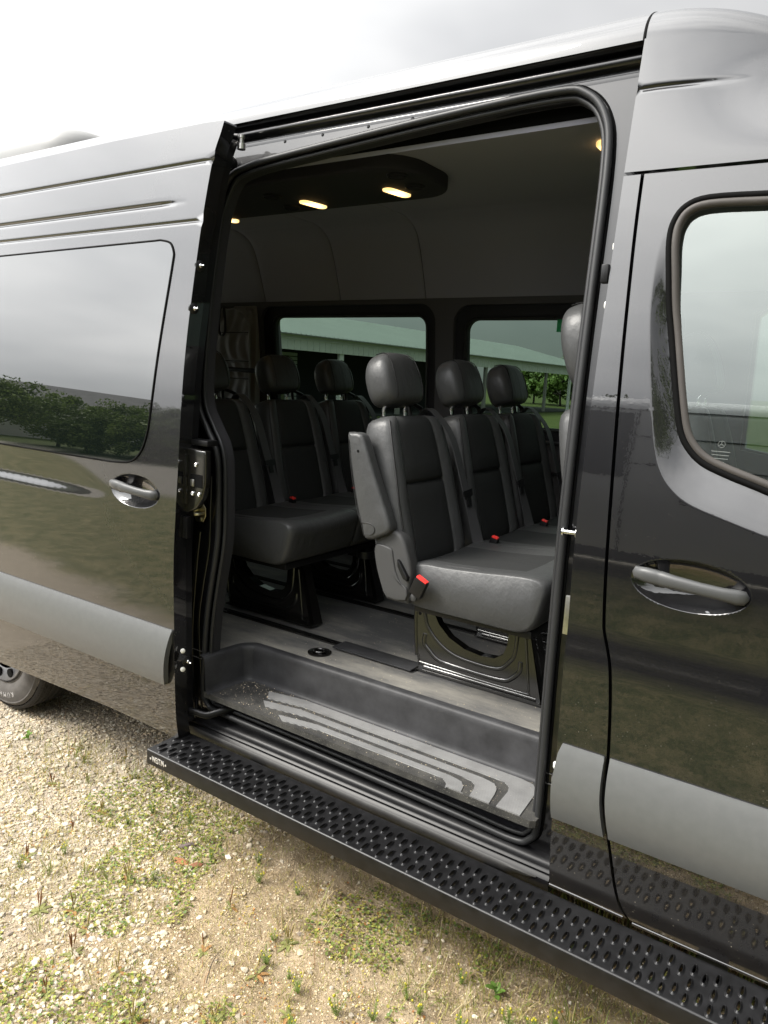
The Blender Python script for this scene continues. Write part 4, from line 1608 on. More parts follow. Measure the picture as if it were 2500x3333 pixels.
mo = [(-3.35, 0.600), (-2.030, 0.600), (-2.016, 0.66), (-2.006, 0.72), (-1.996, 0.79), (-1.992, 0.815), (-3.35, 0.815)]
panel('side_moulding', mo, [], s_mould(DOFF), 'moulding', sdoor, dx=0.08, dz=0.008, thick=0.022, edge=0.02)


def handle(parent, cx, cz, off, L=0.128):
    """pull handle: rounded bar bridging the cup, its thicker pad at the rear end"""
    secs = [(-L, 0.003, 0.010, 0.004), (-L + 0.006, 0.014, 0.012, 0.010), (-L + 0.03, 0.018, 0.013, 0.014), (-L + 0.056, 0.0185, 0.0135, 0.016),
            (-L + 0.062, 0.0175, 0.0125, 0.016), (-L + 0.068, 0.0185, 0.0135, 0.0165), (-0.03, 0.0165, 0.012, 0.020), (0.03, 0.0150, 0.011, 0.021), (0.075, 0.0150, 0.011, 0.018),
            (0.105, 0.0175, 0.012, 0.012), (L - 0.008, 0.016, 0.011, 0.008), (L, 0.004, 0.004, 0.004)]
    v, f = [], []
    n = 16
    for (dx_, rz, ry, proud) in secs:
        z = cz + 0.006 - 0.07 * dx_
        y0 = pf(z) + off - proud + 0.004
        for k in range(n):
            a = 2 * math.pi * k / n
            ca, sa = math.cos(a), math.sin(a)
            v.append((cx + dx_, y0 + ry * math.copysign(abs(ca) ** 0.8, ca), z + rz * math.copysign(abs(sa) ** 0.8, sa)))
    for i in range(len(secs) - 1):
        for k in range(n):
            l = (k + 1) % n
            f.append((i * n + k, (i + 1) * n + k, (i + 1) * n + l, i * n + l))
    f += [tuple(range(n)), tuple((len(secs) - 1) * n + k for k in reversed(range(n)))]
    h = MB().add(v, f, 0, True).build('handle', 'handle_grey', parent, autosmooth=50)
    ym = pf(cz) + off
    MB().box(cx + 0.085, cx + 0.108, ym - 0.012, ym + 0.03, cz - 0.020, cz + 0.012).build('handle_foot', 'black_plastic', h, bevel=0.004)
    MB().box(cx - 0.075, cx - 0.05, ym - 0.012, ym + 0.03, cz - 0.012, cz + 0.018).build('handle_foot', 'black_plastic', h, bevel=0.004)
    return h


simple('handle_grey', (0.0466, 0.0475, 0.0475), 0.42, spec=0.4, bump=(900, 0.15, 0.0004))
handle(sdoor, -2.19, 1.293, DOFF)

# door edge fittings
lc = [(-1.992, 1.236), (-1.955, 1.243), (-1.918, 1.262), (-1.890, 1.300), (-1.876, 1.345), (-1.874, 1.395), (-1.874, 1.462), (-1.992, 1.470)]
lco = pad('latch_cover', resample(lc, 0.02), ((0, -0.052, 0), (1, 0, 0), (0, 0, 1), (0, -1, 0)), 0.028, 0.006, 'leg_paint', sdoor, sharp=50)
MB().box(-1.990, -1.956, -0.078, -0.060, 1.272, 1.448).build('cover_ridge', 'leg_paint', lco, bevel=0.006)
for x, z in [(-1.918, 1.413), (-1.934, 1.312), (-1.902, 1.312)]:
    lathe('screw', [(0.0075, 0), (0.0075, 0.004), (0.0045, 0.006), (0.0042, 0.003)], (x, -0.066, z), (0, -1, 0), 'chrome', lco, 12)
MB().box(-1.945, -1.888, -0.068, -0.060, 1.335, 1.380).build('latch_slot', 'gap_black', lco)
MB().box(-1.942, -1.924, -0.072, -0.062, 1.337, 1.362).build('latch_claw', 'steel', lco, bevel=0.004)
MB().box(-1.992, -1.882, -0.05, 0.0, 1.476, 1.496).build('bumper_block', 'satin_black', sdoor, bevel=0.004)
MB().box(-1.978, -1.956, -0.075, -0.055, 1.15, 1.228).build('edge_clip', 'satin_black', sdoor, bevel=0.003)
ef = [(x - 0.004, z) for x, z in spline(edge_pts, 3) if 0.41 < z < 2.50]
panel('edge_frame', ef + [(x - 0.09, z) for x, z in reversed(ef)], [], lambda x, z: prof(z) + DOFF + 0.056, 'paint_inner', sdoor, dx=0.04, dz=0.05, thick=0.03, edge=0.04)
for z, y in [(2.07, -0.02), (1.93, -0.045), (0.70, -0.07)]:
    lathe('guide_pin', [(0.007, 0), (0.007, 0.008), (0.0045, 0.010), (0.0045, 0.020), (0.002, 0.028)], (-1.956, y, z), (1, -0.25, 0), 'chrome', sdoor, 12)
    lathe('pin_collar', [(0.018, -0.004), (0.018, 0.003), (0.012, 0.006)], (-1.958, y, z), (1, -0.25, 0), 'black_plastic', sdoor, 12)
for z in (0.735, 0.665):
    lathe('cap', [(0.009, 0), (0.009, 0.003), (0.005, 0.006)], (-1.975, -0.075, z), (1, -0.6, 0), 'white_plastic', sdoor, 12)
tube('lower_arm', [tuple(p) for p in spline([(-2.02, -0.02, 0.475), (-1.98, -0.015, 0.478), (-1.93, 0.0, 0.474), (-1.89, 0.025, 0.490), (-1.86, 0.075, 0.498)], 5)], 0.014, 'satin_black', sdoor, 10, flat=0.7)
ua = tube('roller_arm', [(-2.02, 0.10, 2.515), (-1.97, 0.11, 2.512), (-1.93, 0.12, 2.505)], 0.010, 'satin_black', sdoor, 8, flat=0.5)
lathe('roller', [(0.006, -0.03), (0.014, -0.03), (0.014, -0.012), (0.008, -0.010), (0.008, 0.004), (0.012, 0.005), (0.012, 0.014), (0.004, 0.016)], (-1.918, 0.125, 2.495), (0, 0, 1), 'steel', ua, 14)

# ---- door opening: frame, seal, rail, sill
seal_m = [(-2.003, 2.395), (-2.045, 2.30), (-2.056, 2.20), (-2.056, 2.054), (-2.052, 1.86), (-2.047, 1.70), (-2.029, 1.599), (-1.976, 1.521), (-1.937, 1.467), (-1.918, 1.396),
          (-1.911, 1.248), (-1.913, 1.146), (-1.927, 1.059), (-1.958, 0.913), (-1.980, 0.782), (-1.993, 0.649), (-2.003, 0.540), (-1.985, 0.482), (-1.921, 0.467),
          (-1.6, 0.463), (-1.236, 0.457), (-0.9, 0.450), (-0.72, 0.445), (-0.672, 0.468), (-0.652, 0.52), (-0.648, 0.709), (-0.648, 0.95), (-0.648, 1.177), (-0.650, 1.6), (-0.656, 2.0),
          (-0.665, 2.30), (-0.690, 2.410), (-0.745, 2.470), (-0.826, 2.489), (-1.112, 2.481), (-1.499, 2.458), (-1.805, 2.437), (-1.929, 2.422)]
seal = [tuple(p) for p in spline(seal_m, 5, True)]
FO = 0.055
frame = panel('door_frame', [(-2.20, 0.40), (-0.50, 0.40), (-0.50, 2.525), (-2.20, 2.525)], [seal], lambda x, z: prof(z) + FO, 'paint_inner', van, dx=0.06, dz=0.03, thick=0.03, edge=0.03)
tube('door_seal', [(x, pf(z) + FO - 0.013, z) for x, z in seal], 0.0102, 'rubber', van, 12, True, up=(0, -1, 0))
sn = poly_normals(seal)
lip = np.array(seal) - sn * 0.0165
tube('seal_lip', [(x, pf(z) + FO + 0.004, z) for x, z in lip], 0.0075, 'rubber', van, 10, True, up=(0, -1, 0))
olip = np.array(seal) + sn * 0.0125
tube('seal_edge', [(x, pf(z) + FO - 0.002, z) for x, z in olip], 0.0030, 'gap_black', van, 6, True)
# lining from the seal into the cabin
l1, l2 = np.array(seal) - sn * 0.021, np.array(seal) - sn * 0.023
mb = MB()
n_ = len(seal)
v = [(p[0], pf(p[1]) + FO + 0.004, p[1]) for p in l1] + [(p[0], pf(p[1]) + FO + 0.034, p[1]) for p in l2]
mb.add(v, [(i, (i + 1) % n_, n_ + (i + 1) % n_, n_ + i) for i in range(n_)], 0, True).build('jamb_lining', 'trim_dark', van)
panel('side_trim', [(-5.2, 0.40), (0.2, 0.40), (0.2, 1.45), (-0.52, 1.45), (-0.52, 2.50), (-5.2, 2.50)], [[tuple(p) for p in l2]], lambda x, z: prof(z) + FO + 0.034, 'trim_dark', van, dx=0.2, dz=0.1, thick=0.01, edge=0.05)
# striker plate on the rear jamb
st = resample([(-0.022, -0.035), (0.012, -0.035), (0.024, -0.012), (0.024, 0.016), (0.008, 0.036), (-0.010, 0.036), (-0.028, 0.010), (-0.028, -0.016)], 0.01)
so = pad('striker_plate', st, ((-1.992, 0.022, 1.228), (1, 0.1, 0), (0, 0, 1), (0.1, -1, 0)), 0.005, 0.0015, 'zinc_yellow', frame, sharp=40)
tube('striker_loop', [tuple(p) for p in spline([(-2.008, 0.018, 1.236), (-2.005, -0.012, 1.232), (-1.985, -0.020, 1.228), (-1.972, -0.010, 1.227), (-1.972, 0.018, 1.228)], 4)], 0.006, 'zinc_yellow', so, 8)
for z in (1.255, 1.203):
    lathe('screw', [(0.008, 0), (0.008, 0.003), (0.004, 0.004)], (-1.992, 0.019, z), (0, -1, 0), 'steel', so, 12)
lathe('rubber_plug', [(0.024, -0.002), (0.024, 0.004), (0.017, 0.007), (0.015, 0.004), (0.006, 0.006)], (-2.005, 0.165, 2.44), (0.2, -1, -0.1), 'satin_black', frame, 20)
# pressed channel edges of the rear jamb
for pts, r_ in [([(-2.035, 0.43), (-2.03, 0.6), (-2.032, 0.8), (-2.005, 0.95), (-1.975, 1.08), (-1.968, 1.2), (-1.966, 1.36)], 0.006),
                ([(-2.075, 0.45), (-2.07, 0.75), (-2.045, 0.98), (-2.02, 1.15)], 0.008), ([(-2.10, 1.6), (-2.11, 1.9), (-2.115, 2.2)], 0.007)]:
    tube('jamb_bead', [(x, pf(z) + FO + 0.002, z) for x, z in spline(pts, 5)], r_, 'paint_inner', frame, 8)
tube('hinge_bar', [(-2.03, pf(1.0) + FO - 0.006, 0.42), (-2.03, pf(1.0) + FO - 0.006, 0.5)], 0.008, 'paint_inner', frame, 8)

# upper guide rail above the opening
xs = list(np.linspace(-2.15, -0.615, 30))
rail = [(0.152, 2.562), (0.160, 2.556), (0.172, 2.553), (0.192, 2.552), (0.194, 2.546), (0.176, 2.546), (0.164, 2.542), (0.158, 2.534), (0.160, 2.525), (0.170, 2.518), (0.188, 2.515), (0.206, 2.515),
        (0.208, 2.509), (0.190, 2.508), (0.178, 2.506), (0.176, 2.500), (0.178, 2.476), (0.182, 2.468), (0.20, 2.462)]
sl = sweep_x('upper_rail', [(y + 0.012, z) for y, z in rail], xs, 'paint_inner', van, True, 50, rec=True)
for x in (-0.93, -1.10, -1.28, -1.44, -1.62, -1.78):
    lathe('bolt', [(0.0055, 0), (0.0055, 0.003), (0.003, 0.005)], (x, 0.190, 2.490), (0, -1, 0), 'satin_black', sl, 10)
# sill under the opening
sill_p = [(0.16, 0.440), (0.10, 0.436), (0.064, 0.433), (0.046, 0.428), (0.040, 0.420), (0.038, 0.412), (0.034, 0.410), (0.030, 0.405), (0.032, 0.399), (0.036, 0.396), (0.033, 0.392), (0.024, 0.386), (0.022, 0.376), (0.030, 0.352), (0.036, 0.345), (0.045, 0.340), (0.10, 0.335)]
sill = sweep_x('door_sill', sill_p, list(np.linspace(-2.08, -0.595, 24)), 'sill_black', van, True, 45)
strip = [(0.0215, 0.389), (0.0165, 0.384), (0.0165, 0.376), (0.0230, 0.356), (0.029, 0.352)]
v, f = [], []
xs_ = list(np.linspace(-2.02, -0.68, 30)) + [-0.655, -0.63]
for x in xs_:
    k = 1.0 if x < -0.68 else (0.55 if x < -0.64 else 0.05)
    for (y, z) in strip:
        v.append((x, 0.026 + (y - 0.026) * 1.0, 0.388 + (z - 0.388) * k))
for i in range(len(xs_) - 1):
    for q in range(4):
        f.append((i * 5 + q, i * 5 + q + 1, (i + 1) * 5 + q + 1, (i + 1) * 5 + q))
simple('sill_strip', (0.0245, 0.0240, 0.0230), 0.5, spec=0.25, var=0.35, var_scale=12)
MB().add(v, f, 0, True).build('sill_strip', 'sill_strip', sill, autosmooth=50)

def swage(z):
    return 0.0085 * sstep((z - 1.02) / 0.13) - 0.0085 * sstep((z - 1.08) / 0.26)


# ---- B-pillar and front door
gap = [(-0.559, 2.238), (-0.556, 2.102), (-0.547, 1.899), (-0.538, 1.718), (-0.530, 1.564), (-0.523, 1.415), (-0.516, 1.262), (-0.511, 1.170), (-0.507, 1.137), (-0.496, 1.101), (-0.482, 1.048), (-0.472, 0.953),
       (-0.465, 0.838), (-0.464, 0.787), (-0.461, 0.717), (-0.455, 0.667), (-0.445, 0.602), (-0.431, 0.533), (-0.416, 0.461), (-0.399, 0.408), (-0.376, 0.376)]
gp = [tuple(p) for p in spline(gap, 4)]
GW = 0.0042
bp_out = [(x - GW, z) for x, z in gp] + [(-0.593, 0.378), (-0.596, 0.6), (-0.599, 0.9), (-0.603, 1.4), (-0.602, 1.7), (-0.602, 1.95), (-0.604, 2.238)]
bpl = panel('b_pillar', bp_out, [], lambda x, z: prof(z) + swage(z), 'paint', van, dx=0.03, dz=0.014, thick=0.058, edge=0.02)
mo = [(x - 0.007, z) for x, z in gp if 0.605 < z < 0.812]
panel('side_moulding', [(-0.5935, 0.600)] + [(-0.5955, 0.70), (-0.590, 0.79), (-0.583, 0.815)] + [(-0.474, 0.815)] + mo + [(-0.452, 0.600)], [], s_mould(0), 'moulding', bpl, dx=0.03, dz=0.008, thick=0.022, edge=0.015)
tube('striker_pin', [(-0.600, 0.012, 1.372), (-0.640, 0.012, 1.371)], 0.006, 'chrome', bpl, 12)
lathe('pin_head', [(0.011, 0), (0.011, 0.004), (0.008, 0.007)], (-0.640, 0.012, 1.371), (-1, 0, 0), 'chrome', bpl, 14)
lathe('pin_head', [(0.014, 0), (0.014, 0.004), (0.007, 0.008)], (-0.603, 0.012, 1.372), (-1, 0, 0), 'steel', bpl, 14)
MB().box(-0.622, -0.604, 0.018, 0.026, 1.10, 1.205).build('check_plate', 'steel', bpl, bevel=0.003)
MB().box(-0.622, -0.604, 0.045, 0.065, 1.985, 2.03).build('guide_socket', 'satin_black', bpl, bevel=0.004)
for z in (2.075, 1.935, 0.735, 0.655):
    lathe('cap', [(0.010, 0), (0.010, 0.004), (0.006, 0.007)], (-0.604, pf(z) + 0.02, z), (-1, -0.3, 0), 'white_plastic', bpl, 12)
lathe('guide_socket', [(0.022, 0), (0.022, 0.006), (0.012, 0.012), (0.010, 0.004)], (-0.600, 0.022, 0.695), (-1, -0.2, 0), 'steel', bpl, 14)

win = [(-0.283, 2.173), (-0.401, 2.176), (-0.452, 2.160), (-0.476, 2.125), (-0.481, 2.078), (-0.471, 2.0), (-0.461, 1.928), (-0.446, 1.857), (-0.431, 1.787), (-0.416, 1.719), (-0.398, 1.649), (-0.376, 1.608), (-0.340, 1.575), (-0.288, 1.553), (-0.224, 1.533), (-0.190, 1.522)]
win_o = [tuple(p) for p in spline(win, 4)] + [(0.0, 1.47), (0.3, 1.41), (0.62, 1.37), (0.74, 1.385), (0.72, 1.46), (0.45, 1.95), (0.34, 2.12), (0.26, 2.16), (0.0, 2.172)]
cre = [(-0.489, 2.10), (-0.497, 2.02), (-0.494, 1.927), (-0.480, 1.82), (-0.463, 1.716), (-0.441, 1.605), (-0.421, 1.550), (-0.392, 1.512), (-0.345, 1.481), (-0.26, 1.455), (-0.177, 1.432), (0.1, 1.36), (0.5, 1.27), (0.92, 1.22)]
cre_s = [tuple(p) for p in spline(cre, 5)]
cre_poly = cre_s + [(0.92, 2.15), (-0.30, 2.15)]


def s_fdoor(x, z):
    y = prof(z) + swage(z) + cup(x, z, -0.324, 1.293, 0.131, 0.060, 0.030)
    P = np.stack([x, z], 1)
    ins = in_poly(P, cre_poly)
    if ins.any():
        d1 = dist_poly(P[ins], win_o)
        d2_ = dist_poly(P[ins], cre_s, False)
        t_ = d2_ / (d1 + d2_ + 1e-9)
        inw = in_poly(P[ins], win_o)
        t_[inw] = 1
        y = y.copy()
        y[ins] += 0.026 * (t_ ** 1.15) * sstep((2.10 - z[ins]) / 0.25)
    return y


fd_out = [(x + GW, z) for x, z in gp] + [(0.0, 0.366), (1.0, 0.36), (1.0, 1.25), (0.80, 1.45), (0.5, 1.97), (0.38, 2.17), (0.28, 2.226), (-0.2, 2.232)]
off_cr = []
_c = np.array([tuple(p) for p in spline(cre, 12)])
_t = np.gradient(_c, axis=0)
_t /= np.linalg.norm(_t, axis=1)[:, None]
for q in (0.003, 0.007, -0.003, -0.007):
    off_cr.append(_c + np.stack([-_t[:, 1], _t[:, 0]], 1) * q)
gxy = np.array([(x, z) for x in np.arange(-0.50, 0.05, 0.010) for z in np.arange(1.40, 2.12, 0.010)])
fdoor = panel('front_door', fd_out, [win_o], s_fdoor, 'paint', van, dx=0.03, dz=0.014, thick=0.03, edge=0.015,
              extra=[disc_pts(-0.324, 1.293, 0.131, 0.060), gxy] + off_cr, creases=[cre_s, ring(-0.324, 1.293, 0.131, 0.060)])
mo = [(x + 0.007, z) for x, z in gp if 0.605 < z < 0.812]
panel('side_moulding', list(reversed(mo)) + [(-0.458, 0.815), (0.98, 0.815), (0.98, 0.600), (-0.440, 0.600)], [], s_mould(0), 'moulding', fdoor, dx=0.05, dz=0.008, thick=0.022, edge=0.015)
handle(fdoor, -0.324, 1.293, 0.0)
tube('hem_edge', [(x, pf(0.366) + 0.002, 0.3665) for x in np.linspace(-0.365, 0.98, 12)], 0.0055, 'paint', fdoor, 8)
tube('hem_edge', [(-0.593, pf(0.378) + 0.002, 0.377), (-0.48, pf(0.376) + 0.002, 0.376), (-0.39, pf(0.374) + 0.002, 0.374)], 0.0055, 'paint', bpl, 8)
wn_ = poly_normals(win_o)


def wseal(off_in, dy, r_, m_, nm, flat=1.0):
    P = np.array(win_o) - wn_ * off_in
    P = resample([tuple(p) for p in P], 0.02)
    tube(nm, [(x, pf(z) + 0.026 * float(sstep((2.10 - z) / 0.25)) * 0.8 + dy, z) for x, z in P], r_, m_, fdoor, 10, True, flat, up=(0, -1, 0))


wseal(0.005, 0.006, 0.0085, 'gap_black', 'seal_groove')
wseal(0.0180, 0.008, 0.0088, 'rubber_grey', 'window_seal', 1.15)
gl_o = [tuple(p) for p in (np.array(win_o) - wn_ * 0.026)]
fglass = panel('window', gl_o, [], lambda x, z: prof(z) + 0.026, 'glass_door', fdoor, dx=0.06, dz=0.03, thick=0.004, edge=0.03, rim=False)
# faint etched marks low on the glass, read from inside
EM = Matrix.Translation((-0.300, pf(1.60) + 0.0245, 1.605)) @ Matrix.Rotation(R(90), 4, 'X')
tube('etched_ring', [(-0.300 + 0.0075 * math.cos(a), pf(1.62) + 0.0245, 1.623 + 0.0075 * math.sin(a)) for a in np.linspace(0, 6.283, 17)[:-1]], 0.0005, 'etch', fglass, 5, True)
for a in (90, 210, 330):
    tube('etched_star', [(-0.300, pf(1.62) + 0.0245, 1.623), (-0.300 + 0.007 * math.cos(R(a)), pf(1.62) + 0.0245, 1.623 + 0.007 * math.sin(R(a)))], [0.0010, 0.0003], 'etch', fglass, 5)
for k, wd in enumerate((0.040, 0.036, 0.034, 0.020)):
    MB().box(-0.300 - wd / 2, -0.300 + wd / 2, pf(1.60) + 0.0240, pf(1.60) + 0.0245, 1.606 - k * 0.008, 1.6075 - k * 0.008).build('etched_line', 'etch', fglass)


def s_cap(x):
    return np.clip(1 - 3.0 * np.maximum(0, np.asarray(x) + 0.62) ** 2, 0.1, 1)


# front roof side above the door
top_z = lambda x: 2.40 + 0.16 * s_cap(x)
rs_out = [(-0.604, 2.2465), (-0.2, 2.241), (0.3, 2.236), (0.45, 2.2)] + [(x, float(top_z(x))) for x in np.linspace(0.36, -0.604, 14)]
panel('roof_side', rs_out, [], lambda x, z: prof(np.minimum(z, 2.61)) + 0.10 * (1 - s_cap(x)) * sstep((z - 2.25) / 0.25) + groove(z, 2.440 - 0.05 * np.maximum(0, x + 0.55), 0.006, 0.006) * sstep((-0.34 - x) / 0.2), 'paint', van, dx=0.03, dz=0.012, thick=0.05, edge=0.02, zrows=(2.44, 2.435))
# roof skins
rp = [(0.152, 2.5605), (0.157, 2.585), (0.170, 2.610), (0.195, 2.634), (0.235, 2.653), (0.30, 2.671), (0.42, 2.692), (0.6, 2.708), (0.8, 2.717), (1.0, 2.720)]
rp = [tuple(p) for p in spline(rp, 3)]
full = rp + [(2.0 - y, z) for y, z in reversed(rp[:-1])]


def roof(name, xs):
    v, f = [], []
    n = len(full)
    for x in xs:
        sc = float(s_cap(x))
        for (y, z) in full:
            inn = 0.10 * (1 - sc)
            yy = 1 + (y - 1) * (1 - inn / 0.85)
            v.append((x, yy, 2.40 + (z - 2.40) * sc))
    for i in range(len(xs) - 1):
        for k in range(n - 1):
            f.append((i * n + k, (i + 1) * n + k, (i + 1) * n + k + 1, i * n + k + 1))
    return MB().add(v, f, 0, True).build(name, 'paint', van, autosmooth=60)


roof('roof', list(np.linspace(-5.3, -0.610, 40)))
roof('roof', list(np.linspace(-0.604, 0.38, 30)))
tube('roof_joint', [(-0.607, y, z - 0.003) for y, z in full], 0.004, 'gap_black', van, 6)
ac = roundrect(-4.95, -3.66, 0.60, 1.40, 0.22, 8)
simple('ac_shell', (0.2058, 0.2058, 0.2009), 0.45)
pad('roof_air_unit', ac, ((0, 0, 2.825), (1, 0, 0), (0, 1, 0), (0, 0, 1)), 0.26, 0.11, 'ac_shell', van, bulge=0.035)

# rear quarter of the near side, with the wheel arch
arch = [(-3.55 + 0.44 * math.cos(R(a)), 0.36 + 0.46 * math.sin(R(a))) for a in range(0, 181, 10)]
rq = [(-2.12, 0.36)] + [(-2.12, 2.56), (-5.3, 2.56), (-5.3, 0.40), (-4.02, 0.36)] + list(reversed(arch))
panel('rear_quarter', rq, [], lambda x, z: prof(z), 'paint', van, dx=0.12, dz=0.04, thick=0.05, edge=0.05)
rw = MB().box(-5.35, -5.29, 0.05, 1.95, 0.4, 1.30).box(-5.35, -5.29, 0.05, 1.95, 2.15, 2.6).box(-5.35, -5.29, 0.05, 0.30, 1.30, 2.15).box(-5.35, -5.29, 0.93, 1.07, 1.30, 2.15).box(-5.35, -5.29, 1.70, 1.95, 1.30, 2.15).build('rear_wall', 'trim_grey', van)
for y0_, y1_ in ((0.28, 0.95), (1.05, 1.72)):
    MB().add([(-5.32, y0_, 1.28), (-5.32, y1_, 1.28), (-5.32, y1_, 2.17), (-5.32, y0_, 2.17)], [(0, 1, 2, 3)]).build('rear_window', 'glass_door_clear', rw)
MB().box(-5.3, 1.6, 0.10, 1.90, 0.40, 0.52).build('underbody', 'under', van)
MB().box(-4.0, -2.7, 0.34, 0.36, 0.35, 0.9).build('wheel_well', 'under', van)

# far side of the body and cabin
far_w = [roundrect(-3.37, -2.085, 1.44, 2.145, 0.10, 7), roundrect(-1.975, -0.80, 1.46, 2.135, 0.10, 7)]
gl_w = [roundrect(-3.275, -2.165, 1.50, 2.078, 0.055, 6), roundrect(-1.905, -0.86, 1.525, 2.060, 0.06, 6)]
drv = [(-0.52, 1.50), (-0.10, 1.44), (0.6, 1.36), (0.70, 1.40), (0.42, 1.95), (0.28, 2.13), (-0.42, 2.15), (-0.52, 2.08)]
YF = lambda x, z: 1.80 - 0.75 * prof(z)
simple('trim_wall', (0.085, 0.083, 0.088), 0.7, spec=0.15)
lwall = panel('left_side_wall', [(-5.2, 0.60), (0.98, 0.60), (0.98, 1.22), (0.42, 2.17), (-5.2, 2.17)], far_w + [drv], YF, 'trim_wall', van, dx=0.15, dz=0.06, thick=0.03, edge=0.04)
for k in range(2):
    fw_ = [tuple(p) for p in np.array(far_w[k]) + poly_normals(far_w[k]) * 0.01]
    fr_ = panel('window_frame', fw_, [gl_w[k]], lambda x, z: YF(x, z) + 0.032, 'trim_dark', lwall, dx=0.2, dz=0.1, thick=0.03, edge=0.04)
    gz = panel('window', [tuple(p) for p in np.array(gl_w[k]) + poly_normals(gl_w[k]) * 0.01], [], lambda x, z: YF(x, z) + 0.05, 'glass_tint', lwall, dx=0.2, dz=0.1, thick=0.004, edge=0.05, rim=False)
    tube('window_rubber', [(x, float(YF(0, np.array([z]))[0]) + 0.030, z) for x, z in resample([tuple(p) for p in np.array(gl_w[k]) + poly_normals(gl_w[k]) * 0.012], 0.03)], 0.007, 'rubber', lwall, 8, True)
panel('driver_window', drv, [], lambda x, z: YF(x, z) + 0.03, 'glass_tint', van, dx=0.2, dz=0.1, thick=0.004, edge=0.05, rim=False)
panel('left_body', [(-5.3, 0.38), (1.0, 0.38), (1.0, 1.25), (0.45, 2.2), (0.3, 2.56), (-5.3, 2.56)], [[tuple(p) for p in np.array(h) + poly_normals(h) * 0.0] for h in far_w] + [drv], lambda x, z: 2.0 - prof(z), 'paint', van, dx=0.2, dz=0.08, thick=0.05, edge=0.05, facing=1)
# waist trim ledge and lower panel lines of the far wall
for z in (1.45, 1.30, 1.02):
    MB().box(-5.1, -0.75, 1.770, 1.797, z - 0.008, z + 0.008).build('trim_ledge', 'trim_dark', lwall, bevel=0.004)
MB().box(-3.60, -3.39, 1.738, 1.79, 1.0, 2.15).build('pillar_trim', 'trim_grey', lwall, bevel=0.015)
# emergency exit sticker on the far front window
stk = MB().box(-1.402, -1.205, 1.770, 1.7712, 2.000, 2.060).build('exit_sticker', 'sticker_green', lwall)
text_mesh('sticker_text', 'Emergency exit', 0.022, 'sticker_text', stk, Matrix.Translation((-1.3035, 1.7695, 2.030)) @ Matrix.Rotation(R(90), 4, 'X'), 0.0002)

# headliner panels
hl = [(0.252, 2.425), (0.258, 2.47), (0.285, 2.515), (0.33, 2.54), (0.42, 2.548), (0.8, 2.55), (1.40, 2.548), (1.50, 2.540), (1.565, 2.520), (1.615, 2.482), (1.645, 2.435), (1.672, 2.375), (1.70, 2.30), (1.725, 2.23), (1.748, 2.160), (1.752, 2.150)]
hls = [tuple(p) for p in spline(hl, 4)]
cuts = [-5.2, -3.90, -3.32, -2.73, -2.15, -0.30]
for a, b_ in zip(cuts[:-1], cuts[1:]):
    v, f = [], []
    xs = [a + 0.0025, a + 0.004, a + 0.009] + list(np.linspace(a + 0.05, b_ - 0.05, 4)) + [b_ - 0.009, b_ - 0.004, b_ - 0.0025]
    lift = [0.010, 0.003, 0.0] + [0] * 4 + [0.0, 0.003, 0.010]
    P = np.array(hls)
    nn = np.gradient(P, axis=0)
    nn = np.stack([-nn[:, 1], nn[:, 0]], 1)
    nn /= np.linalg.norm(nn, axis=1)[:, None]
    for x, l in zip(xs, lift):
        for p, q in zip(P, nn):
            v.append((x, p[0] + q[0] * l, p[1] + q[1] * l))
    n = len(P)
    for i in range(len(xs) - 1):
        for k in range(n - 1):
            f.append((i * n + k, i * n + k + 1, (i + 1) * n + k + 1, (i + 1) * n + k))
    MB().add(v, f, 0, True).build('headliner_panel', 'headliner', van, autosmooth=60)
sweep_x('headliner_backing', [(y * 1.0 + (0.012 if y > 1.5 else 0), z + 0.014) for y, z in hls], [-5.2, -0.31], 'gap_black', van, True)
# overhead air console
co = roundrect(-3.45, -1.585, 0.585, 1.065, [0.10, 0.17, 0.17, 0.10], 8)
cons = pad('overhead_console', co, ((0, 0, 2.527), (1, 0, 0), (0, 1, 0), (0, 0, 1)), 0.060, 0.012, 'console', van)
for x, y in [(-2.285, 0.945), (-1.810, 0.912), (-2.93, 1.03)]:
    o_ = pad('reading_lamp', roundrect(-0.024, 0.024, -0.072, 0.072, 0.018, 4), ((0, 0, 0), (1, 0, 0), (0, 1, 0), (0, 0, 1)), 0.012, 0.003, 'lamp_lens', cons)
    o_.location = (x, y, 2.4945)
    o_.rotation_euler.z = R(-9)
    o_['label'] = 'lit warm reading lamp'
for x, y in [(-1.669, 0.70), (-1.690, 0.86), (-2.363, 0.76), (-2.42, 0.955)]:
    vo = lathe('air_vent', [(0.042, 0), (0.042, 0.006), (0.036, 0.009), (0.034, 0.003), (0.010, 0.004)], (x, y, 2.497), (0, 0, -1), 'trim_dark', cons, 24)
    for q in (-0.012, 0.0, 0.012):
        MB().box(x - 0.028, x + 0.028, y + q - 0.0025, y + q + 0.0025, 2.487, 2.494).build('vent_blade', 'console', vo)
dl = pad('dome_lamp', roundrect(-0.03, 0.03, -0.075, 0.075, 0.022, 4), ((0, 0, 0), (1, 0, 0), (0, 1, 0), (0, 0, 1)), 0.016, 0.004, 'lamp_lens', van)
dl.location = (-0.905, 0.850, 2.540)
dl['label'] = 'lit warm dome lamp near the front of the ceiling'

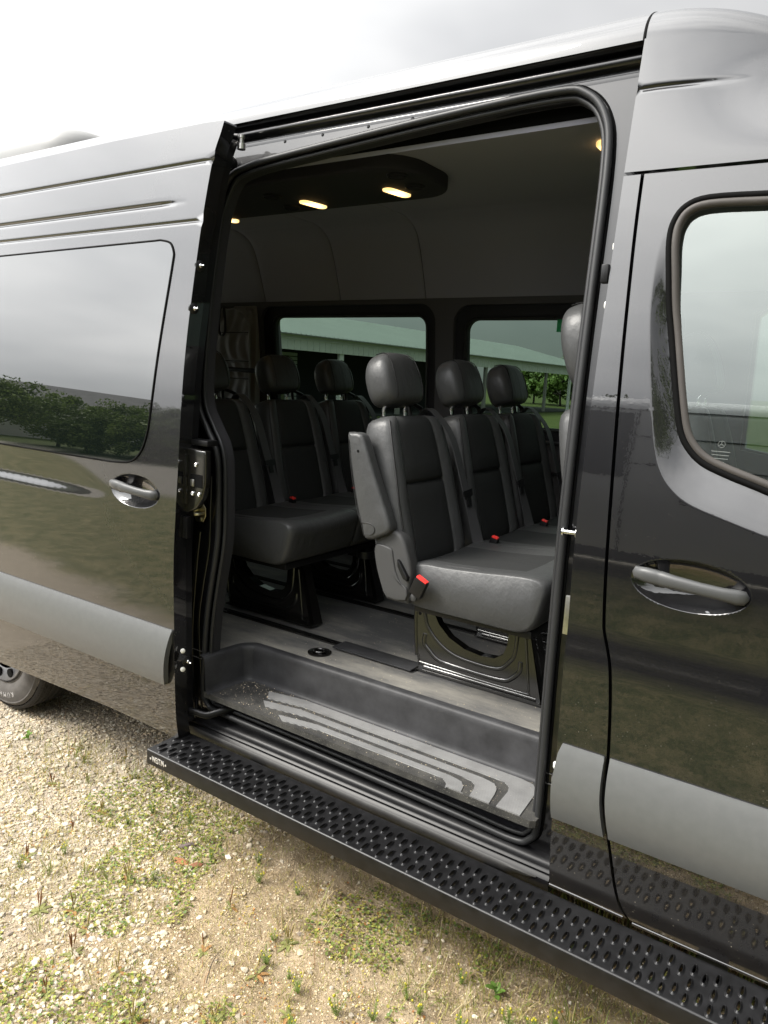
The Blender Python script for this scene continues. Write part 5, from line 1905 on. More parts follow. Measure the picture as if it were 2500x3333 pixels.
# floor with the step well cut into it
pathw = [(-1.958, 0.010), (-1.950, 0.08), (-1.940, 0.165), (-1.934, 0.195), (-1.915, 0.216), (-1.885, 0.223), (-1.7, 0.225), (-1.3, 0.227), (-0.9, 0.228), (-0.66, 0.229)]
pw = [tuple(p) for p in spline(pathw, 4)]
flo = [(-5.2, 0.05), (-1.958, 0.05)] + [(x - (0.012 if i < 22 else 0), y + 0.010) for i, (x, y) in enumerate(pw) if y > 0.05] + [(-0.66, 0.05), (0.95, 0.05), (0.95, 1.86), (-5.2, 1.86)]
n = len(flo)
mb = MB()
mb.add([(x, y, 0.685) for x, y in flo] + [(x, y, 0.655) for x, y in flo], [tuple(range(n)), tuple(reversed(range(n, 2 * n)))])
me_ = mb.build('floor', 'floor_vinyl', van)
floor_o = me_
rp_ = [(-0.030, 0.6895), (-0.012, 0.6890), (-0.004, 0.6865), (0.001, 0.680), (0.004, 0.665), (0.010, 0.575), (0.013, 0.560), (0.019, 0.553), (0.028, 0.551)]
Pw = np.array(pw)
tg = np.gradient(Pw, axis=0)
nrm = np.stack([tg[:, 1], -tg[:, 0]], 1)
nrm /= np.linalg.norm(nrm, axis=1)[:, None]
v, f = [], []
for p, q in zip(Pw, nrm):
    for (o_, z) in rp_:
        v.append((p[0] + q[0] * o_, p[1] + q[1] * o_, z))
n = len(rp_)
for i in range(len(Pw) - 1):
    for k in range(n - 1):
        f.append((i * n + k, i * n + k + 1, (i + 1) * n + k + 1, (i + 1) * n + k))
stepw = MB().add(v, f, 0, True).build('step_well', 'step_plastic', van, autosmooth=50)
tro = [(-1.962, 0.016), (-0.660, 0.010), (-0.645, 0.02), (-0.645, 0.225), (-1.90, 0.222), (-1.93, 0.205), (-1.945, 0.16)]
mb = MB()
n = len(tro)
mb.add([(x, y, 0.5515) for x, y in tro] + [(x, y, 0.530) for x, y in tro], [tuple(range(n)), tuple(reversed(range(n, 2 * n)))] + [(i, n + i, n + (i + 1) % n, (i + 1) % n) for i in range(n)])
# dusty step surface
m, nt, b = new_mat('step_dusty')
b.inputs['Roughness'].default_value = 0.6
n1 = pos_noise(nt, 11.0, 8.0, 0.75)
n2 = pos_noise(nt, 330.0, 2.0, 0.6)
rA = nd(nt, 'ShaderNodeValToRGB')
rA.color_ramp.elements[0].position = 0.40
rA.color_ramp.elements[0].color = (0.0127, 0.0127, 0.0127, 1)
rA.color_ramp.elements[1].position = 0.80
rA.color_ramp.elements[1].color = (0.0637, 0.0612, 0.0539, 1)
lk(nt, n1.outputs['Fac'], rA.inputs['Fac'])
rB = nd(nt, 'ShaderNodeValToRGB')
rB.color_ramp.elements[0].position = 0.64
rB.color_ramp.elements[0].color = (0, 0, 0, 1)
rB.color_ramp.elements[1].position = 0.72
lk(nt, n2.outputs['Fac'], rB.inputs['Fac'])
mx = nd(nt, 'ShaderNodeMix', data_type='RGBA')
mx.inputs['B'].default_value = (0.2352, 0.2205, 0.1862, 1)
lk(nt, rB.outputs['Color'], mx.inputs['Factor'])
lk(nt, rA.outputs['Color'], mx.inputs['A'])
lk(nt, mx.outputs['Result'], b.inputs['Base Color'])
bp = nd(nt, 'ShaderNodeBump', i_Strength=0.4, i_Distance=0.001)
lk(nt, n2.outputs['Fac'], bp.inputs['Height'])
lk(nt, bp.outputs[0], b.inputs['Normal'])
tread = mb.build('step_tread', 'step_dusty', van)
MB().box(-1.95, -0.66, 0.115, 0.23, 0.44, 0.530).build('step_support', 'gap_black', van)


def band_poly(bk, fr, x_out, x_in, xl, slant):
    """L-shaped anti-slip band: back strip between Y = fr and bk, turning to the front at its right end"""
    o = [(xl - 0.02, bk - slant), (xl + 0.13, bk), (x_out - 0.07, bk), (x_out - 0.030, bk - 0.008), (x_out - 0.012, bk - 0.03), (x_out - 0.004, bk - 0.06), (x_out + 0.004, 0.014)]
    i_ = [(x_in, 0.014), (x_in - 0.005, fr - 0.045), (x_in - 0.014, fr - 0.018), (x_in - 0.035, fr - 0.003), (x_in - 0.07, fr), (xl + 0.18, fr), (xl + 0.02, fr - slant)]
    return o + i_


for k, (bk, fr, xo, xi, xl) in enumerate([(0.198, 0.150, -0.695, -0.764, -1.76), (0.128, 0.094, -0.790, -0.849, -1.72), (0.076, 0.050, -0.874, -0.921, -1.60)]):
    pl = band_poly(bk, fr, xo, xi, xl, 0.028)
    n = len(pl)
    mb = MB()
    mb.add([(x, y, 0.5545) for x, y in pl] + [(x, y, 0.5517) for x, y in pl], [tuple(reversed(range(n))), tuple(range(n, 2 * n))] + [(i, (i + 1) % n, n + (i + 1) % n, n + i) for i in range(n)])
    mb.build('anti_slip_band', 'step_ribs', tread)
for y in (0.452, 0.945, 1.46):
    rl = MB().box(-5.0, 0.0, y - 0.018, y + 0.018, 0.6855, 0.692).build('seat_rail', 'leg_paint', floor_o)
    MB().box(-5.0, 0.0, y - 0.006, y + 0.006, 0.692, 0.6926).build('rail_slot', 'gap_black', rl)
MB().box(-1.66, -1.30, 0.395, 0.480, 0.6925, 0.698).build('rail_cover', 'step_plastic', floor_o, bevel=0.002)
td = lathe('tie_down_ring', [(0.046, 0), (0.046, 0.004), (0.040, 0.0055), (0.036, 0.002), (0.030, 0.001)], (-1.675, 0.336, 0.6855), (0, 0, 1), 'leg_paint', floor_o, 28)
tube('ring', [(-1.675 + 0.022 * math.cos(a), 0.336 + 0.020 * math.sin(a), 0.694) for a in np.linspace(0, 6.283, 21)[:-1]], 0.005, 'leg_paint', td, 8, True)

# cab: dash, windscreen, nose
MB().box(0.45, 1.15, 0.15, 1.85, 0.75, 1.30).build('dashboard', 'trim_dark', van, bevel=0.06, seg=4)
MB().add([(0.36, 0.25, 2.40), (0.36, 1.75, 2.40), (1.30, 1.88, 1.28), (1.30, 0.12, 1.28)], [(0, 1, 2, 3)]).build('windscreen', 'glass_tint', van)
for y, y2 in ((0.25, 0.12), (1.75, 1.88)):
    tube('a_pillar', [(0.34, y, 2.42), (0.85, (y + y2) / 2, 1.85), (1.32, y2, 1.26)], 0.05, 'satin_black', van, 10)
nose = [(1.0, 0.36, 1.30, 0.0), (1.35, 0.36, 1.26, 0.01), (1.75, 0.38, 1.12, 0.06), (1.95, 0.40, 0.85, 0.14)]
vv_, ff_ = [], []
for (x, zb, zt, iy) in nose:
    vv_ += [(x, 0.02 + iy, zb), (x, -0.01 + iy, 0.8), (x, 0.06 + iy, zt), (x, 1.94 - iy, zt), (x, 2.01 - iy, 0.8), (x, 1.98 - iy, zb)]
for i in range(len(nose) - 1):
    for k in range(5):
        ff_.append((i * 6 + k, i * 6 + k + 1, i * 6 + 7 + k, i * 6 + 6 + k))
ff_.append(tuple(range(18, 24)))
MB().add(vv_, ff_, 0, True).build('nose', 'paint', van, autosmooth=40)
sw = [(0.42 + 0.09 * math.sin(a), 1.45 + 0.19 * math.cos(a), 1.36 + 0.17 * math.sin(a)) for a in np.linspace(0, 6.283, 33)[:-1]]
swo = tube('steering_wheel', sw, 0.016, 'leather', van, 10, True)
tube('steering_column', [(0.42, 1.45, 1.36), (0.70, 1.45, 1.20)], 0.035, 'black_plastic', swo, 10)

# rear right wheel
WX, WR = -3.49, 0.362
wheel = lathe('wheel', [(0.21, -0.10), (0.215, 0.0), (0.205, 0.015), (0.14, -0.005), (0.13, -0.02), (0.085, -0.015), (0.08, 0.02), (0.05, 0.032), (0.0005, 0.034)], (WX, 0.085, WR), (0, -1, 0), 'rim_silver', van, 40)
na, nw = 240, 45
ws = np.linspace(0, 1, nw)
th = np.linspace(0, 2 * math.pi, na, endpoint=False)
TH, WS = np.meshgrid(th, ws, indexing='ij')
zig = 0.012 * np.sign(np.sin(TH * 60))
gr_ = np.zeros_like(WS)
for c in (0.20, 0.36, 0.52, 0.68, 0.84):
    gr_ = np.maximum(gr_, (np.abs(WS + zig * 0.5 - c) < 0.014) * 1.0)
sip = ((TH * 60 / math.pi + 8 * WS) % 1 < 0.14) * 0.5 * (np.abs(WS - 0.5) > 0.30)
sip = np.maximum(sip, ((TH * 60 / math.pi - 14 * WS) % 1 < 0.13) * 0.4 * (np.abs(WS - 0.5) <= 0.30))
sh = 0.020 * np.maximum(0, np.abs(WS - 0.5) * 2 - 0.80) ** 2 / 0.04
rad = WR - np.maximum(gr_, sip) * 0.006 - sh
yy = 0.088 + WS * 0.205
V = np.stack([WX + rad * np.cos(TH), yy, WR + rad * np.sin(TH)], -1).reshape(-1, 3)
i0 = np.arange(na)[:, None] * nw + np.arange(nw - 1)[None]
i1 = ((np.arange(na) + 1) % na)[:, None] * nw + np.arange(nw - 1)[None]
F = np.stack([i0, i0 + 1, i1 + 1, i1], -1).reshape(-1, 4)
me = np_mesh('tyre', V, F)
ty = link('tyre', me, wheel, 'tyre_rubber')
swp = [(0.337, 0.0), (0.325, 0.012), (0.322, 0.0135), (0.316, 0.012), (0.29, 0.020), (0.262, 0.022), (0.240, 0.016), (0.222, 0.008), (0.214, 0.012), (0.210, 0.0)]
lathe('sidewall', swp, (WX, 0.088, WR), (0, -1, 0), 'tyre_side', wheel, 72, ang=30)
for k in range(10):
    a = R(36 * k + 10)
    lathe('rim_hole', [(0.022, -0.012), (0.022, 0.0005), (0.0005, 0.0008)], (WX + 0.172 * math.cos(a), 0.0715, WR + 0.172 * math.sin(a)), (0, -1, 0), 'gap_black', wheel, 14)
word = 'KUMHO'
for k, ch in enumerate(word):
    a = R(-67 - 7.5 * k)
    Mt = Matrix.Translation((WX + 0.276 * math.cos(a), 0.088 - 0.0215, WR + 0.276 * math.sin(a))) @ Matrix.Rotation(-(a - R(90)), 4, 'Y') @ Matrix.Rotation(R(90), 4, 'X')
    text_mesh('tyre_letter', ch, 0.036, 'tyre_letter', wheel, Mt, 0.0008)

# ---- running board
RX0, RX1, RYF, RYB, RZ_ = -2.028, 0.42, -0.1863, -0.0216, 0.385
rboard = None
rowsY = [(-0.1655, 0.0), (-0.1470, 0.02616), (-0.1128, 0.0), (-0.0776, 0.02616), (-0.0605, 0.0)]
cents = []
for y, ph in rowsY:
    x = -0.6139 + ph - 0.05233 * 27
    while x < RX1 - 0.03:
        if x > RX0 + 0.012:
            cents.append((x, y))
        x += 0.05233
HL, HW = 0.0170, 0.0042


def teardrop(cx, cy, k=1.0, n=14):
    out = []
    for i in range(n):
        a = 2 * math.pi * i / n
        t_ = math.sin(a)
        out.append((cx + HW * k * math.cos(a) * (1 - 0.15 * t_), cy + HL * k * t_))
    return out


pts, cons_, holes_ = [], [], []
ol = [(RX0, RYF), (RX1, RYF), (RX1, RYB), (RX0, RYB)]
pts += ol
cons_ += [(0, 1), (1, 2), (2, 3), (3, 0)]
for (cx, cy) in cents:
    o = len(pts)
    h = teardrop(cx, cy)
    pts += h
    cons_ += [(o + i, o + (i + 1) % 14) for i in range(14)]
rv, _, rf, _, _, _ = delaunay_2d_cdt([Vector(p) for p in pts], cons_, [], 0, 1e-6)
V2 = np.array([(p.x, p.y) for p in rv])
T = np.array([list(t_) for t_ in rf])
cen = V2[T].mean(1)
keep = np.ones(len(T), bool)
for (cx, cy) in cents:
    keep &= ((cen[:, 0] - cx) / HW) ** 2 + ((cen[:, 1] - cy) / HL) ** 2 > 0.8
T = T[keep]
a, b_, c = V2[T[:, 0]], V2[T[:, 1]], V2[T[:, 2]]
fl = ((b_[:, 0] - a[:, 0]) * (c[:, 1] - a[:, 1]) - (b_[:, 1] - a[:, 1]) * (c[:, 0] - a[:, 0])) < 0
T[fl] = T[fl][:, ::-1]
mb = MB()
mb.add([(p[0], p[1], RZ_) for p in V2], [tuple(int(i) for i in t_) for t_ in T])


def strip_yz(pr, x0, x1):
    n = len(pr)
    v = [(x0, y, z) for y, z in pr] + [(x1, y, z) for y, z in pr]
    mb.add(v, [(k, k + 1, n + k + 1, n + k) for k in range(n - 1)], 0, True)


ra = [(RYF - 0.006 * math.sin(R(t_)), RZ_ - 0.006 * (1 - math.cos(R(t_)))) for t_ in range(0, 91, 15)]
strip_yz(ra + [(RYF - 0.006, RZ_ - 0.052), (RYF - 0.004, RZ_ - 0.056), (RYF + 0.012, RZ_ - 0.056)], RX0, RX1)
rb_ = [(RYB + 0.018 * math.sin(R(t_)), RZ_ - 0.018 * (1 - math.cos(R(t_)))) for t_ in range(0, 91, 15)]
strip_yz(rb_ + [(RYB + 0.018, RZ_ - 0.05)], RX0, RX1)
mb.add([(RX0, RYF, RZ_), (RX0, RYB, RZ_), (RX0, RYB + 0.018, RZ_ - 0.02), (RX0, RYB + 0.018, RZ_ - 0.05), (RX0, RYF - 0.006, RZ_ - 0.054), (RX0, RYF - 0.006, RZ_ - 0.006)], [(0, 5, 4, 3, 2, 1)])
rboard = mb.build('running_board', 'board_black', van, autosmooth=40)
# one pressed anti-slip tooth ring, then copies
segs = 28
rings_ = [(2.0, 0.0002), (1.55, 0.0013), (1.22, 0.0035), (1.05, 0.0047), (0.98, 0.0043), (0.93, 0.0020), (0.93, -0.006)]
v, f = [], []
for ri, (k_, z) in enumerate(rings_):
    for i in range(segs):
        a = 2 * math.pi * i / segs
        t_ = math.sin(a)
        kx = k_ if ri < 3 else k_ * (1 - (0.20 if (i % 2 and ri in (4, 5)) else 0))
        ex = (HW * 1.0 + (k_ - 1) * 0.0046) if k_ > 1 else HW * kx
        ey = (HL + (k_ - 1) * 0.0060) if k_ > 1 else HL * (1 - (1 - kx) * 0.4)
        v.append((ex * math.cos(a) * (1 - 0.15 * t_), ey * t_, RZ_ * 0 + z))
for ri in range(len(rings_) - 1):
    for i in range(segs):
        l = (i + 1) % segs
        f.append((ri * segs + i, ri * segs + l, (ri + 1) * segs + l, (ri + 1) * segs + i))
tooth = MB().add(v, f, 0, True).build('grip_tooth', 'board_black', rboard, autosmooth=45)
for k, (cx, cy) in enumerate(cents):
    o = tooth if k == 0 else tooth.copy()
    if k:
        COL.objects.link(o)
    o.location = (cx, cy, RZ_ + 0.0003)
for x in (-1.70, -0.76, -0.17):
    MB().add([(x - 0.035, RYB - 0.05, 0.372), (x + 0.035, RYB - 0.05, 0.372), (x + 0.035, 0.12, 0.325), (x - 0.035, 0.12, 0.325), (x - 0.035, RYB - 0.05, 0.355), (x + 0.035, RYB - 0.05, 0.355), (x + 0.035, 0.12, 0.308), (x - 0.035, 0.12, 0.308)], [(0, 1, 2, 3), (7, 6, 5, 4), (0, 4, 5, 1), (2, 6, 7, 3), (1, 5, 6, 2), (0, 3, 7, 4)]).build('bracket', 'satin_black', rboard)
text_mesh('badge_text', 'WESTiN', 0.022, 'badge_silver', rboard, Matrix.Translation((-1.967, RYF - 0.0068, 0.3560)) @ Matrix.Rotation(R(90), 4, 'X') @ Matrix.Diagonal((0.80, 1.35, 1, 1)), 0.0008)
for x in (-2.0070, -1.9270):
    MB().box(x - 0.003, x + 0.003, RYF - 0.0078, RYF - 0.0062, 0.352, 0.358).build('badge_dot', 'badge_silver', rboard)

# grit trodden in on the step and floor
def grit(n, x0, x1, y0, y1, z, s0, s1):
    x, y = RNG.uniform(x0, x1, n), y0 + (y1 - y0) * RNG.random(n) ** 1.3
    sz = s0 + (s1 - s0) * RNG.random(n) ** 3
    V_ = ICO_V[None] * (1 + RNG.uniform(-0.3, 0.3, (n, 12, 1))) * np.array([1, 1, 0.6]) * sz[:, None, None]
    V_ = V_ + np.stack([x, y, np.full(n, z) + sz * 0.3], 1)[:, None, :]
    F_ = (ICO_F[None] + (np.arange(n) * 12)[:, None, None]).reshape(-1, 3)
    c_ = np.array(PAL)[RNG.integers(0, len(PAL), n)]
    return V_.reshape(-1, 3), F_, np.repeat(c_, 12, 0)


V, F, C_ = merge([grit(700, -1.92, -0.68, 0.03, 0.21, 0.5515, 0.0005, 0.0022), grit(260, -1.92, -1.5, 0.13, 0.21, 0.5515, 0.0005, 0.0024), grit(1300, -2.6, -0.66, 0.25, 0.9, 0.6855, 0.0004, 0.0018), grit(120, -1.9, -0.7, 0.02, 0.21, 0.555, 0.0005, 0.0016)])
gr_o = link('grit', np_mesh('grit', V, F, C_), None, 'stone_mat', 'stuff')
gr_o['label'] = 'fine sandy grit scattered on the van step and floor'
gr_o['category'] = 'grit'

# ================================================================== SEATS
def copy_tree(o, parent=None):
    c = o.copy()
    COL.objects.link(c)
    if parent is not None:
        c.parent = parent
    for ch in o.children:
        copy_tree(ch, c)
    return c


def backrest(root, cy, base, L, hw, recl, off, thick=0.115):
    """padded seat back: leather bolsters either side of a darker insert, seams and a cross crease"""
    up = np.array((-math.sin(recl), 0, math.cos(recl)))
    fwd = np.array((math.cos(recl), 0, math.sin(recl)))
    base = np.array((base[0], cy, base[1]))
    # half section (w, d): from the rear centre round the side to the front centre
    half = [(0.0, -0.50), (0.5, -0.50), (0.85, -0.47), (0.96, -0.38), (1.0, -0.20), (1.0, 0.10), (0.985, 0.30), (0.94, 0.44), (0.86, 0.52), (0.76, 0.52), (0.67, 0.46), (0.635, 0.41), (0.625, 0.375),
            (0.61, 0.40), (0.56, 0.425), (0.35, 0.435), (0.0, 0.44)]
    sec = half + [(-w, d) for w, d in reversed(half[1:-1])]
    n = len(sec)
    vs_ = [(0.0, 0.55, 0.5), (0.012, 0.85, 0.85), (0.035, 0.97, 1.0), (0.10, 1.0, 1.05), (0.22, 1.0, 1.05), (0.35, 0.995, 1.02), (0.45, 0.985, 1.0), (0.535, 0.97, 1.0), (0.552, 0.968, 1.0), (0.560, 0.967, 1.0), (0.568, 0.966, 1.0), (0.585, 0.964, 1.0),
           (0.68, 0.945, 0.98), (0.78, 0.92, 0.95), (0.87, 0.885, 0.90), (0.93, 0.85, 0.85), (0.965, 0.81, 0.76), (0.985, 0.74, 0.60), (0.997, 0.60, 0.35), (1.0, 0.40, 0.18)]
    v, f, mi = [], [], []
    for (t_, kw, kd) in vs_:
        cre_ = math.exp(-((t_ - 0.560) / 0.010) ** 2) * 0.10
        for (w_, d_) in sec:
            dd = d_ * kd
            if abs(w_) < 0.62 and d_ > 0.3:
                dd -= cre_
                dd += 0.05 * (1 if t_ > 0.565 else 0) * (1 - (abs(w_) / 0.62) ** 4) * (1 if t_ < 0.95 else 0.5)
            p = base + up * (t_ * L) + np.array((0, 1, 0)) * (w_ * kw * hw) + fwd * (dd * thick)
            v.append(tuple(p))
    for i in range(len(vs_) - 1):
        for k in range(n):
            l = (k + 1) % n
            f.append((i * n + k, (i + 1) * n + k, (i + 1) * n + l, i * n + l))
            wm = 0.5 * (sec[k][0] + sec[l][0])
            dm = 0.5 * (sec[k][1] + sec[l][1])
            mi.append(1 if (abs(wm) < 0.63 and dm > 0.3) else 0)
    f.append(tuple(range(n)))
    f.append(tuple((len(vs_) - 1) * n + k for k in reversed(range(n))))
    mi += [0, 0]
    f = [tuple(reversed(q)) for q in f]
    b_ = MB().add(v, f, mi, True).build('backrest', ['leather', 'fabric'], root, off=off)
    # stitched piping along the bolster edge
    for s_ in (-1, 1):
        pth = []
        for (t_, kw, kd) in vs_[2:17]:
            p = base + up * (t_ * L) + np.array((0, 1, 0)) * (s_ * 0.945 * kw * hw) + fwd * ((0.445 * kd + 0.004) * thick)
            pth.append(tuple(p))
        tube('piping', pth, 0.0030, 'thread', b_, 6, off=off)
    return base, up, fwd


def headrest(root, cy, top, up, fwd, off, w=0.245, h=0.185, t_=0.125, rise=0.040):
    """top = point at the middle of the backrest's top edge"""
    top = np.array(top)
    side_v = np.array((0, 1, 0))
    c = top + up * (rise + h / 2) + fwd * 0.020
    hw = w / 2
    tilt = math.radians(-4)
    up2 = up * math.cos(tilt) + fwd * math.sin(tilt)
    f2 = fwd * math.cos(tilt) - up * math.sin(tilt)
    v, f = [], []
    nu, nv_ = 40, 24
    pw_ = lambda q, e: math.copysign(abs(q) ** e, q)
    for j in range(nv_ + 1):
        ph = -math.pi / 2 + math.pi * j / nv_
        for i in range(nu):
            a = 2 * math.pi * i / nu
            z = pw_(math.sin(ph), 0.75 if ph > 0 else 0.55)
            rr_ = abs(math.cos(ph)) ** (0.55 if ph > 0 else 0.30)
            w_ = pw_(math.cos(a), 0.50) * rr_ * (1 - 0.10 * max(0, z) ** 1.5 - 0.06 * max(0, -z) ** 2)
            d_ = pw_(math.sin(a), 0.62) * rr_ * (1 - 0.16 * max(0, z))
            v.append(tuple(c + side_v * (w_ * hw) + up2 * (z * h / 2) + f2 * (d_ * t_ / 2)))
    for j in range(nv_):
        for i in range(nu):
            l = (i + 1) % nu
            f.append((j * nu + i, j * nu + l, (j + 1) * nu + l, (j + 1) * nu + i))
    hr = MB().add(v, f, 0, True).build('headrest', 'leather', root, off=off)
    for s_ in (-1, 1):
        pth = [tuple(c + side_v * (s_ * hw * q) + up2 * (h * z) + f2 * (t_ / 2 * d)) for q, z, d in ((0.60, -0.49, 0.30), (0.66, -0.40, 0.80), (0.67, -0.25, 0.93), (0.665, 0, 0.95), (0.64, 0.22, 0.88), (0.60, 0.38, 0.72), (0.54, 0.475, 0.35), (0.50, 0.495, -0.2))]
        tube('stitch_line', [tuple(p) for p in spline(pth, 4)], 0.0018, 'thread', hr, 6, off=off)
        rd = [tuple(top + side_v * (s_ * 0.068) + up * a + fwd * b_) for a, b_ in ((-0.01, 0.0), (0.018, 0.0), (0.036, 0.006), (0.052, 0.020), (0.075, 0.028), (0.10, 0.028))]
        tube('post', [tuple(p) for p in spline(rd, 4)], 0.0065, 'chrome', hr, 10, off=off)
        v, f = lathe_geo([(0.017, -0.008), (0.017, 0.004), (0.013, 0.008), (0.008, 0.009)], tuple(top + side_v * (s_ * 0.068) + up * 0.0), tuple(up), 14)
        MB().add(v, f, 0, True).build('post_collar', 'black_plastic', hr, off=off, autosmooth=40)
    return hr


def cushion_bench(root, y0, y1, seams, prof_xz, off, name='cushion'):
    """seat cushion: X-Z section carried across in Y, soft ends, shallow seams"""
    P = np.array(prof_xz)
    c = P.mean(0)
    ys = [(y0, 0.90), (y0 + 0.004, 0.945), (y0 + 0.012, 0.972), (y0 + 0.026, 0.992), (y0 + 0.05, 1.0)]
    y = y0 + 0.05
    while y < y1 - 0.09:
        y += 0.03
        ys.append((y, 1.0))
    ys += [(y1 - 0.05, 1.0), (y1 - 0.026, 0.992), (y1 - 0.012, 0.972), (y1 - 0.004, 0.945), (y1, 0.90)]
    for s_ in seams:
        ys = [q for q in ys if abs(q[0] - s_) > 0.008]
        ys += [(s_ - 0.006, 1.0), (s_ - 0.002, 0.985), (s_, 0.975), (s_ + 0.002, 0.985), (s_ + 0.006, 1.0)]
    ys.sort()
    n = len(P)
    v, f, mi = [], [], []
    cent = [(a + b_) / 2 for a, b_ in zip([y0] + list(seams), list(seams) + [y1])]
    for (y, k) in ys:
        for p in P:
            q = c + (p - c) * k
            dip = 0.0
            if p[1] > c[1] + 0.02:
                cc_ = min(cent, key=lambda t_: abs(t_ - y))
                dip = 0.008 * max(0, 1 - ((y - cc_) / 0.19) ** 2)
            v.append((q[0], y, q[1] - dip))
    for i in range(len(ys) - 1):
        ym = 0.5 * (ys[i][0] + ys[i + 1][0])
        ins = min(abs(ym - t_) for t_ in cent) < 0.13
        for k in range(n):
            l = (k + 1) % n
            f.append((i * n + k, i * n + l, (i + 1) * n + l, (i + 1) * n + k))
            zz = 0.5 * (P[k][1] + P[l][1])
            xx = 0.5 * (P[k][0] + P[l][0])
            mi.append(1 if (ins and zz > c[1] + 0.045 and xx < c[0] + 0.09) else 0)
    f.append(tuple(reversed(range(n))))
    f.append(tuple((len(ys) - 1) * n + k for k in range(n)))
    mi += [0, 0]
    area = 0.5 * np.sum(P[:, 0] * np.roll(P[:, 1], -1) - np.roll(P[:, 0], -1) * P[:, 1])
    if area > 0:
        f = [tuple(reversed(q)) for q in f]
    return MB().add(v, f, mi, True).build(name, ['leather', 'fabric'], root, off=off)


def buckle(root, p, off, d=(0.35, 0, 0.94), red=True, L=0.058, W=0.030):
    d = Vector(d).normalized()
    s_ = Vector((0, 1, 0))
    s_ = (s_ - d * s_.dot(d)).normalized()
    t_ = d.cross(s_)
    p = Vector(p)

    def bx(a0, a1, w_, h_):
        v = []
        for a in (a0, a1):
            for q, r_ in ((-1, -1), (1, -1), (1, 1), (-1, 1)):
                v.append(p + d * a + s_ * (q * h_) + t_ * (r_ * w_))
        return v, [(0, 3, 2, 1), (4, 5, 6, 7), (0, 1, 5, 4), (1, 2, 6, 5), (2, 3, 7, 6), (3, 0, 4, 7)]
    b_ = MB().add(*bx(0, L, W / 2, 0.011)).build('buckle', 'black_plastic', root, off=off, bevel=0.003)
    MB().add(*bx(L, L + 0.006, W / 2 - 0.003, 0.0085)).build('release_button', 'red_plastic', b_, off=off, bevel=0.0015)
    return b_


RCL = R(13.5)


